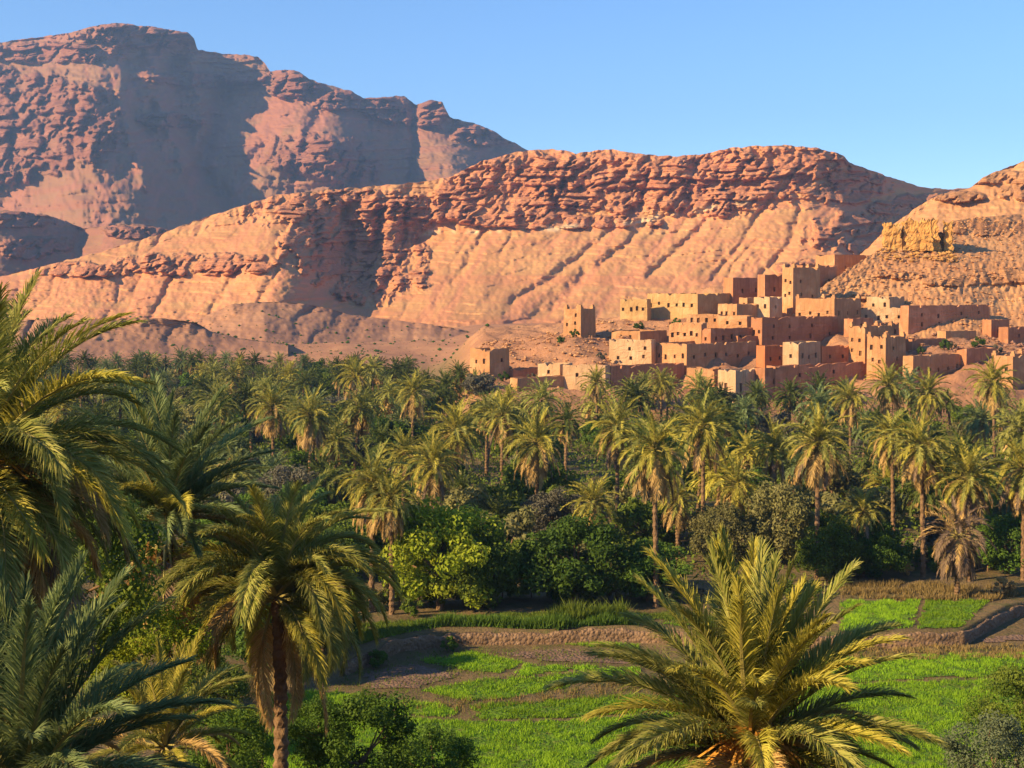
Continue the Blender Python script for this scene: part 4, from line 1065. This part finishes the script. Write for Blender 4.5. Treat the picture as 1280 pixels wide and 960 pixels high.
def undergrowth():
    r = np.random.default_rng(91); n = 330000
    px = r.uniform(-80, 1360, n); d = 146 + r.random(n) ** 0.75 * 340
    x = d * (px - 640) / F
    lim = np.interp(px, [300, 480, 590, 640, 2000], [500, 470, 340, 322, 322])
    cl = fbm(x * 0.16, d * 0.16, 3, 71)
    k = (d < lim) & ~in_field(x, d - 1) & (cl + r.normal(0, .15, n) > -0.30)
    x, d, cl = x[k][:150000], d[k][:150000], cl[k][:150000]; m_ = len(x)
    z = ground_z(x, d) + r.uniform(0, 1, m_) ** 0.7 * np.clip(0.5 + 2.2 * (cl + 0.35), 0.2, 2.4)
    nrm = r.normal(size=(m_, 3)) + np.array((0, 0, 0.5)); nrm /= np.linalg.norm(nrm, axis=1)[:, None]
    a = np.cross(nrm, r.normal(size=(m_, 3))); a /= np.linalg.norm(a, axis=1)[:, None]; b = np.cross(nrm, a)
    sz = r.uniform(0.16, 0.36, m_)[:, None]; c = np.stack([x, d, z], -1)
    V = np.stack([c - a * sz, c + b * sz * .5, c + a * sz, c - b * sz * .5], 1).reshape(-1, 3)
    me = mk_mesh('undergrowth', V, np.arange(m_ * 4).reshape(-1, 4), [M['leaf_mid']], False, None, {'var': np.repeat(np.clip(0.5 + cl + r.normal(0, .2, m_), 0, 1), 4)})
    tag(link('undergrowth', me), 'low green scrub covering the floor of the palm grove', 'scrub', kind='stuff')
undergrowth()

# near bushes
tree('dark bush at the bottom, right of the umbrella palm trunk', 452, 0, 52, 1.05, KN[0], 'leaf_dark', 1, None, 'bush', 'bush', 1.0, z=P(0, 1000, 52)[2])
tree('dark low bush beside the umbrella palm trunk at the bottom', 398, 0, 52, 0.6, KN[1], 'leaf_dark', 2, None, 'bush', 'bush', 1.0, z=P(0, 985, 49)[2])
tree('low dark bush at the bottom edge, nearest the field', 540, 0, 56, 0.85, KN[1], 'leaf_dark', 3, None, 'bush', 'bush', 0.9, z=P(0, 1000, 56)[2])
tree('sunlit green bush at the right edge of the lower field', 1272, 0, 62, 1.0, KN[0], 'leaf_mid', 4, None, 'bush', 'bush', 1.05, z=P(0, 945, 62)[2])
tree('grey-green feathery bush in the bottom right corner', 1246, 0, 42, 0.7, KN[1], 'leaf_blue', 11, None, 'bush', 'bush', 0.9, z=P(0, 995, 42)[2])
tree('yellow-green bush under the tall blue-green palm', 170, 0, 42, 0.9, KN[1], 'leaf_bright', 5, None, 'bush', 'bush', 1.0, z=P(0, 880, 42)[2])
tree('dark bush between the corner palm and the umbrella palm', 282, 0, 50, 0.8, KN[0], 'leaf_dark', 6, None, 'bush', 'bush', 1.0, z=P(0, 985, 50)[2])
tree('shaded bush beneath the giant left palm', 60, 0, 36, 1.2, KN[0], 'leaf_mid', 7, None, 'bush', 'bush', 1.2, z=P(0, 860, 36)[2])

# ------------------------------------------------------------------ fields, walls, grass
def on_ground(px, row, up=0.0):
    y = F * EYE / (row - HZ)
    for _ in range(6):
        z = gz(y * (px - 640) / F, y)
        y = F * (EYE - z) / (row - HZ)
    return np.array((y * (px - 640) / F, y))

FIELD_POLYS = []
def patch(name, poly, mat, up, wob=0.25):
    pts = [on_ground(*p) for p in poly]
    out_ = []
    for i in range(len(pts)):
        a, b = pts[i], pts[(i + 1) % len(pts)]
        n = max(2, int(np.linalg.norm(b - a) / 0.8))
        for k in range(n):
            q = a + (b - a) * k / n
            w = wob * np.array((float(perlin(q[0] * .6, q[1] * .6, 4)), float(perlin(q[0] * .6, q[1] * .6, 9))))
            out_.append(q + w)
    out_ = np.array(out_)
    # fill with a grid clipped to the polygon
    x0, y0 = out_.min(0); x1, y1 = out_.max(0); st = 0.5
    gx = np.arange(x0, x1 + st, st); gy = np.arange(y0, y1 + st, st)
    X, Y = np.meshgrid(gx, gy, indexing='ij')
    ins = inside(out_, X, Y)
    Z = ground_z(X.ravel(), Y.ravel()).reshape(X.shape) + up + 0.05 * fbm(X * .8, Y * .8, 3, 2)
    f = grid_faces(len(gx), len(gy)); keep = ins.ravel()[f].all(1)
    f = f[keep]
    used, inv = np.unique(f, return_inverse=True)
    me = mk_mesh(name, np.stack([X, Y, Z], -1).reshape(-1, 3)[used], inv.reshape(-1, 4), [M[mat]], True)
    tag(link(name, me), kind='structure')
    FIELD_POLYS.append((out_, mat))
def inside(poly, X, Y):
    c = np.zeros(X.shape, bool); n = len(poly); j = n - 1
    for i in range(n):
        xi, yi = poly[i]; xj, yj = poly[j]
        with np.errstate(divide='ignore', invalid='ignore'):
            t = ((yi > Y) != (yj > Y)) & (X < (xj - xi) * (Y - yi) / (yj - yi + 1e-12) + xi)
        c ^= t; j = i
    return c
patch('field', [(524, 826), (588, 815), (655, 829), (625, 843), (590, 841)], 'field_green', 0.06)
patch('field', [(522, 862), (625, 847), (740, 840), (760, 848), (662, 870), (588, 878)], 'field_green', 0.06)
patch('field', [(330, 868), (420, 866), (486, 874), (580, 884), (560, 898), (470, 892), (330, 890)], 'field_green', 0.06)
patch('field', [(585, 883), (720, 873), (880, 866), (880, 888), (740, 896), (600, 900)], 'field_green', 0.06)
patch('field', [(330, 893), (470, 895), (590, 902), (740, 898), (880, 891), (880, 985), (330, 985)], 'field_green', 0.06)
patch('field', [(655, 831), (700, 833), (800, 836), (800, 850), (760, 846), (740, 838), (640, 846)], 'field_green', 0.06)
patch('tilled_field', [(450, 842), (516, 827), (584, 843), (518, 862), (460, 862)], 'field_bare', 0.05)
patch('tilled_field', [(598, 815), (700, 810), (800, 818), (800, 832), (690, 829)], 'field_bare', 0.05)
patch('field', [(700, 806), (800, 806), (800, 814), (720, 808)], 'field_green', 0.06)
patch('field', [(1000, 824), (1290, 817), (1400, 825), (1400, 846), (1100, 852), (885, 862), (885, 842)], 'field_green', 0.06)
patch('field', [(885, 865), (1100, 855), (1400, 849), (1400, 985), (885, 985)], 'field_green', 0.06)
patch('field', [(1050, 752), (1150, 750), (1140, 786), (1050, 790)], 'field_green', 0.06)
patch('field', [(1156, 750), (1238, 752), (1202, 785), (1146, 787)], 'field_green', 0.06)
patch('path', [(1225, 797), (1300, 793), (1300, 803), (1225, 806)], 'field_bare', 0.07)
patch('field', [(470, 800), (560, 790), (800, 780), (900, 786), (900, 794), (560, 798)], 'field_green', 0.06)

def blades(name, poly, n, h, mat, lab, seed, clump=0.6, w=0.035, thr=-0.15):
    r = np.random.default_rng(seed)
    x0, y0 = poly.min(0); x1, y1 = poly.max(0)
    X = r.uniform(x0, x1, n * 3); Y = r.uniform(y0, y1, n * 3)
    dens = fbm(X * clump, Y * clump, 3, seed)
    k = inside(poly, X, Y) & (dens + r.normal(0, .2, len(X)) > thr)
    X, Y, dens = X[k][:n], Y[k][:n], dens[k][:n]
    Z = ground_z(X, Y) + 0.04; m_ = len(X)
    a = r.uniform(0, 6.28, m_); hh = h * r.uniform(0.5, 1.3, m_) * (1 + 0.5 * np.clip(dens, -1, 1)); ln = r.normal(0, 0.35, (m_, 2)) * hh[:, None]
    dx = np.cos(a) * w; dy = np.sin(a) * w
    V = np.stack([np.stack([X - dx, Y - dy, Z], -1), np.stack([X + dx, Y + dy, Z], -1), np.stack([X + ln[:, 0], Y + ln[:, 1], Z + hh], -1)], 1).reshape(-1, 3)
    me = mk_mesh(name, V, np.arange(m_ * 3).reshape(-1, 3), [M[mat]], False, None, {'var': np.repeat(np.clip(r.uniform(0, 1, m_) * .6 + .4 * (dens + .3), 0, 1), 3)})
    o = link(name, me); tag(o, lab, 'grass', kind='stuff')
for i, (poly, mat) in enumerate([p for p in FIELD_POLYS if p[1] == 'field_green']):
    area = abs(0.5 * np.sum(poly[:, 0] * np.roll(poly[:, 1], -1) - poly[:, 1] * np.roll(poly[:, 0], -1)))
    blades('grass', poly, int(min(90000, area * 75)), 0.22 if i not in (2,) else 0.26, 'grass', 'short green crop growing in an irrigated plot', 50 + i)
def px_poly(pts): return np.array([on_ground(*p) for p in pts])
blades('weeds', px_poly([(330, 866), (430, 842), (524, 815), (640, 809), (800, 808), (1000, 816), (1300, 810), (1400, 820), (1400, 985), (330, 985)]), 22000, 0.2, 'leaf_mid', 'sparse weeds on the banks between the plots', 79, 0.5, 0.04, -0.1)
blades('weeds', px_poly([(430, 812), (560, 798), (900, 798), (900, 768), (640, 768), (430, 785)]), 30000, 0.3, 'leaf_mid', 'rough green weeds behind the terrace wall', 78, 0.4, 0.05, -0.25)
# dry tufts on the banks
blades('dry_grass', px_poly([(420, 880), (600, 876), (880, 838), (880, 880), (720, 874), (580, 892), (486, 884)]), 5000, 0.3, 'dry_grass', 'dry straw tufts on the field banks', 80, 0.9, 0.04, 0.1)
blades('dry_grass', px_poly([(1050, 728), (1290, 735), (1290, 756), (1240, 752), (1050, 748)]), 6000, 0.45, 'dry_grass', 'dry straw tufts behind the upper field', 81, 0.6, 0.05, 0.0)
blades('dry_grass', px_poly([(1000, 812), (1300, 806), (1300, 826), (1000, 826)]), 4000, 0.3, 'dry_grass', 'dry straw tufts under the right terrace wall', 82, 0.9, 0.04, 0.05)
blades('reed', px_poly([(505, 786), (560, 779), (700, 776), (800, 774), (800, 782), (700, 785), (560, 790)]), 9000, 0.8, 'leaf_dark', 'dark row of tall reeds behind the terrace wall', 83, 0.4, 0.06, -0.3)
blades('reed', px_poly([(690, 776), (780, 772), (780, 778), (690, 782)]), 2200, 1.3, 'leaf_mid', 'bright leafy crop growing behind the reeds', 84, 0.6, 0.09, -0.2)

def terrace_wall(label, p0, p1, z_up, hgt, seed, step=0.35):
    """lumpy dry stone wall following the terrace edge between two photo columns"""
    pxs = np.linspace(p0, p1, int(abs(p1 - p0) * 130 / F / step) + 4)
    rows = np.interp(pxs, WALL_PX, WALL_ROW)
    Y = F * EYE / (rows - HZ) - 0.15; X = Y * (pxs - 640) / F
    n = len(X); K = 9
    prof = [(-0.30, -0.5), (-0.28, 0.1), (-0.27, 0.4), (-0.25, 0.7), (-0.22, 0.97), (-0.08, 1.05), (0.12, 1.04), (0.24, 0.95), (0.28, 0.0)]
    V = np.zeros((n, K, 3)); tx = np.gradient(X); ty = np.gradient(Y); ln = np.hypot(tx, ty); nx, ny = -ty / ln, tx / ln
    s = np.cumsum(ln); top = hgt * (1 + 0.2 * fbm(s * 0.45, s * 0, 4, seed, 0.65))
    base = ground_z(X - nx * 0.6, Y - ny * 0.6)
    for j, (o, z) in enumerate(prof):
        jit = 0.13 * fbm(s * 0.8, s * 0 + j * 0.9, 4, seed + 1, 0.6)
        V[:, j, 0] = X + nx * (o + jit); V[:, j, 1] = Y + ny * (o + jit); V[:, j, 2] = base + np.where(z > 0, top * z, z) + 0.07 * fbm(s * 0.9, s * 0 + j * 1.3, 3, seed + 2)
    me = mk_mesh('terrace_wall', V.reshape(-1, 3), grid_faces(n, K), [M['stone']], True)
    o = link('terrace_wall', me); tag(o, label, 'wall')
terrace_wall('low stone terrace wall along the left end of the field, below the skirted palm', 428, 523, 0, 1.05, 1)
terrace_wall('long low terrace wall in the middle, in front of the dark reeds', 522, 905, 0, 1.05, 2)
terrace_wall('low terrace wall under the bright upper field at the right', 985, 1207, 0, 1.1, 3)
terrace_wall('terrace wall climbing away along the right end of the bright upper field', 1204, 1320, 0, 0.95, 4)

# small weeds and shrubs round the field
for i, (lb, px, row, d, k, mat) in enumerate([
  ('straw-coloured bush at the near right corner of the upper field', 1255, 0, 143, 1.0, 'frond_dry'),
  ('dry tan bush at the back edge of the upper field', 1128, 0, 153, 0.9, 'frond_dry'),
  ('round green bush at the back edge of the upper field', 1176, 0, 153, 1.0, 'leaf_mid'),
  ('pale bush at the left corner of the upper field, beside the sunlit palm', 1068, 0, 152, 1.0, 'leaf_olive'),
  ('small dark bush under the middle of the terrace wall', 560, 0, 126, 0.7, 'leaf_dark'),
  ('small bush against the left terrace wall', 470, 0, 121, 0.8, 'leaf_dark'),
  ('green bush behind the left terrace wall, at the foot of the thin palm trunk', 515, 0, 133, 0.9, 'leaf_mid')]):
    tree(lb, px, row, d, k, KS[i % 3], mat, i, None, 'bush', 'bush')

# bushes crowding the near edge of the grove
EDGE = []
for i, px in enumerate(list(range(455, 880, 24)) + list(range(985, 1300, 28))):
    px += rnd.uniform(-8, 8)
    dd = 133
    while in_field(dd * (px - 640) / F, dd): dd += 0.5
    k = rnd.uniform(0.8, 1.9); mat = rnd.choice(['leaf_dark', 'leaf_mid', 'leaf_olive', 'leaf_mid', 'leaf_grey'])
    t = tree('', px, 0, dd + rnd.uniform(0.5, 4), k, KS[i % 3], mat, i, 'bushes along the near edge of the grove', 'bush', 'bush')
    LAB.append((t, f"{'large' if k > 1.4 else 'small'} {bl[mat]} bush at the grove edge {'behind the terrace wall' if px < 900 else 'behind the upper field'}", px))

# dark shrubs between the houses
SHRUBS = [(752, 436, 352, 'on the knoll beside the pale cream house'), (718, 421, 366, 'at the foot of the watchtower'), (700, 428, 362, 'on the knoll just under the watchtower'), (1190, 427, 366, 'under the long house'), (1180, 432, 360, 'on the slope below the short low wall'),
          (1222, 432, 360, 'below the low shaded annex'), (1245, 436, 356, 'above the notched margin house'), (1150, 436, 356, 'right of the front twin tower'), (1086, 400, 392, 'before the pale broad front'), (938, 340, 446, 'above the shaded house with a lit corner ledge'),
          (845, 395, 392, 'in the shadow under the long yellow building'), (800, 405, 384, 'left under the long yellow building'), (664, 462, 338, 'by the low shaded wall'), (630, 468, 330, 'right of the far left square house')]
for i, (px, row, d, where) in enumerate(SHRUBS):
    tree('dark shrub ' + where, px, row, d, rnd.uniform(0.9, 1.5), KS[i % 3], 'leaf_dark' if i % 3 else 'leaf_grey', 200 + i, None, 'shrub', 'bush')

# rubble and scrub on the hillsides
def scatter(name, lab, n, px0, px1, d0, d1, smin, smax, mat, seed, zf):
    r = np.random.default_rng(seed)
    ico = np.array([(0, 0, 1), (0.9, 0, .3), (.28, .85, .3), (-.72, .53, .3), (-.72, -.53, .3), (.28, -.85, .3), (0, 0, -.6)]) * 0.5
    fi = np.array([(0, 1, 2), (0, 2, 3), (0, 3, 4), (0, 4, 5), (0, 5, 1), (6, 2, 1), (6, 3, 2), (6, 4, 3), (6, 5, 4), (6, 1, 5)])
    Vs, Fs = [], []
    pxs = r.uniform(px0, px1, n); ds = r.uniform(d0, d1, n); xs = ds * (pxs - 640) / F; zs = zf(xs, ds)
    for i in range(n):
        if not np.isfinite(zs[i]): continue
        s = smin + (smax - smin) * r.random() ** 3
        a = r.uniform(0, 6.28); c, q = math.cos(a), math.sin(a)
        v = ico * s * r.uniform(.7, 1.3, (7, 3)) * np.array((1.2, 1, .8)); v = np.stack([v[:, 0] * c - v[:, 1] * q, v[:, 0] * q + v[:, 1] * c, v[:, 2]], -1)
        Fs.append(fi + len(Vs) * 7); Vs.append(v + np.array((xs[i], ds[i], zs[i] + s * .12)))
    me = mk_mesh(name, np.concatenate(Vs), np.concatenate(Fs), [M[mat]], False); tag(link(name, me), lab, 'rocks', kind='stuff')
dg = bpy.context.evaluated_depsgraph_get()
dg.update()
hill_obj = [o for o in COL.objects if o.name.startswith('hill') and not o.name.startswith('hillock')]
def hill_z(xs, ys):
    out_ = np.full(len(xs), np.nan)
    for i, (x, y) in enumerate(zip(xs, ys)):
        best = -1e9
        for o in hill_obj:
            ok, loc, nr, ix = o.ray_cast(Vector((x, y, 500)), Vector((0, 0, -1)))
            if ok and abs(nr.z) > 0.2: best = max(best, loc.z)
        if best > -1e8: out_[i] = best
    return out_
scatter('rubble', 'loose stones strewn over the bare hill', 2600, 1010, 1330, 392, 500, 0.25, 1.6, 'hill', 5, hill_z)
scatter('rubble', 'loose stones on the shaded slope under the long house', 700, 1135, 1300, 345, 384, 0.3, 1.7, 'hillock', 6, ground_z)
scatter('rubble', 'fallen golden blocks below the earth ruin', 320, 1100, 1196, 440, 456, 0.4, 2.4, 'ruin', 12, hill_z)
plain_obj = [o for o in COL.objects if o.name.startswith(('hillock', 'ground'))]
def plain_z(xs, ys):
    global hill_obj
    keep = hill_obj; hill_obj = plain_obj; z = hill_z(xs, ys); hill_obj = keep
    return z
scatter('scrub', 'scattered dark desert scrub on the plain beyond the grove', 1100, -60, 680, 470, 860, 0.5, 2.6, 'leaf_dark', 8, plain_z)
scatter('rubble', 'stones scattered on the slope around the watchtower', 1500, 590, 790, 335, 400, 0.2, 1.5, 'hill', 9, ground_z)
scatter('rubble', 'loose earth clods on the watchtower knoll', 700, 600, 1100, 325, 395, 0.2, 1.1, 'hill', 7, ground_z)

# ------------------------------------------------------------------ labels of the many palms and trees, from what sets them apart
hue = {'frond': 'green', 'frond_deep': 'dark green', 'frond_yellow': 'yellow-green', 'frond_blue': 'blue-green'}
for t, fm, sk, hgt, px, d in PALM_LAB:
    LAB.append((t, f"{'tall' if hgt > 7.5 else 'low' if hgt < 4 else 'middling'} {hue[fm]} palm {'with' if sk else 'without'} skirt {zone(px)}, {depth_word(d)}", px))
same = {}
for t, lb, px in LAB: same.setdefault(lb, []).append((px, t))
ORD = ['first', 'second', 'third', 'fourth', 'fifth', 'sixth', 'seventh', 'eighth', 'ninth', 'tenth', 'eleventh', 'twelfth', 'thirteenth', 'fourteenth', 'fifteenth', 'sixteenth']
for lb, ts in same.items():
    ts.sort(key=lambda q: q[0])
    for i, (px, t) in enumerate(ts):   # left to right
        n_ = len(ts)
        t['label'] = lb if n_ == 1 else lb + (', leftmost' if i == 0 else ', rightmost' if i == n_ - 1 else ', ' + ORD[min(i, 15)] + ' from left')

# ------------------------------------------------------------------ haze
m, nt, out = nodes('haze_air')
pv = nt.nodes.new('ShaderNodeVolumePrincipled'); pv.inputs['Color'].default_value = (0.36, 0.60, 1.0, 1); pv.inputs['Density'].default_value = 0.0001
pv.inputs['Anisotropy'].default_value = 0.2
nt.links.new(pv.outputs[0], out.inputs['Volume'])
hx0, hx1, hy0, hy1, hz0, hz1 = -21500, 21500, -300, 5400, -30, 700
V = [(x, y, z) for z in (hz0, hz1) for x, y in ((hx0, hy0), (hx1, hy0), (hx1, hy1), (hx0, hy1))]
o = link('haze', mk_poly('haze', V, [(3, 2, 1, 0), (4, 5, 6, 7), (0, 1, 5, 4), (1, 2, 6, 5), (2, 3, 7, 6), (3, 0, 4, 7)], [m]))
tag(o, 'thin pale haze in the air over the valley', 'haze', kind='stuff')
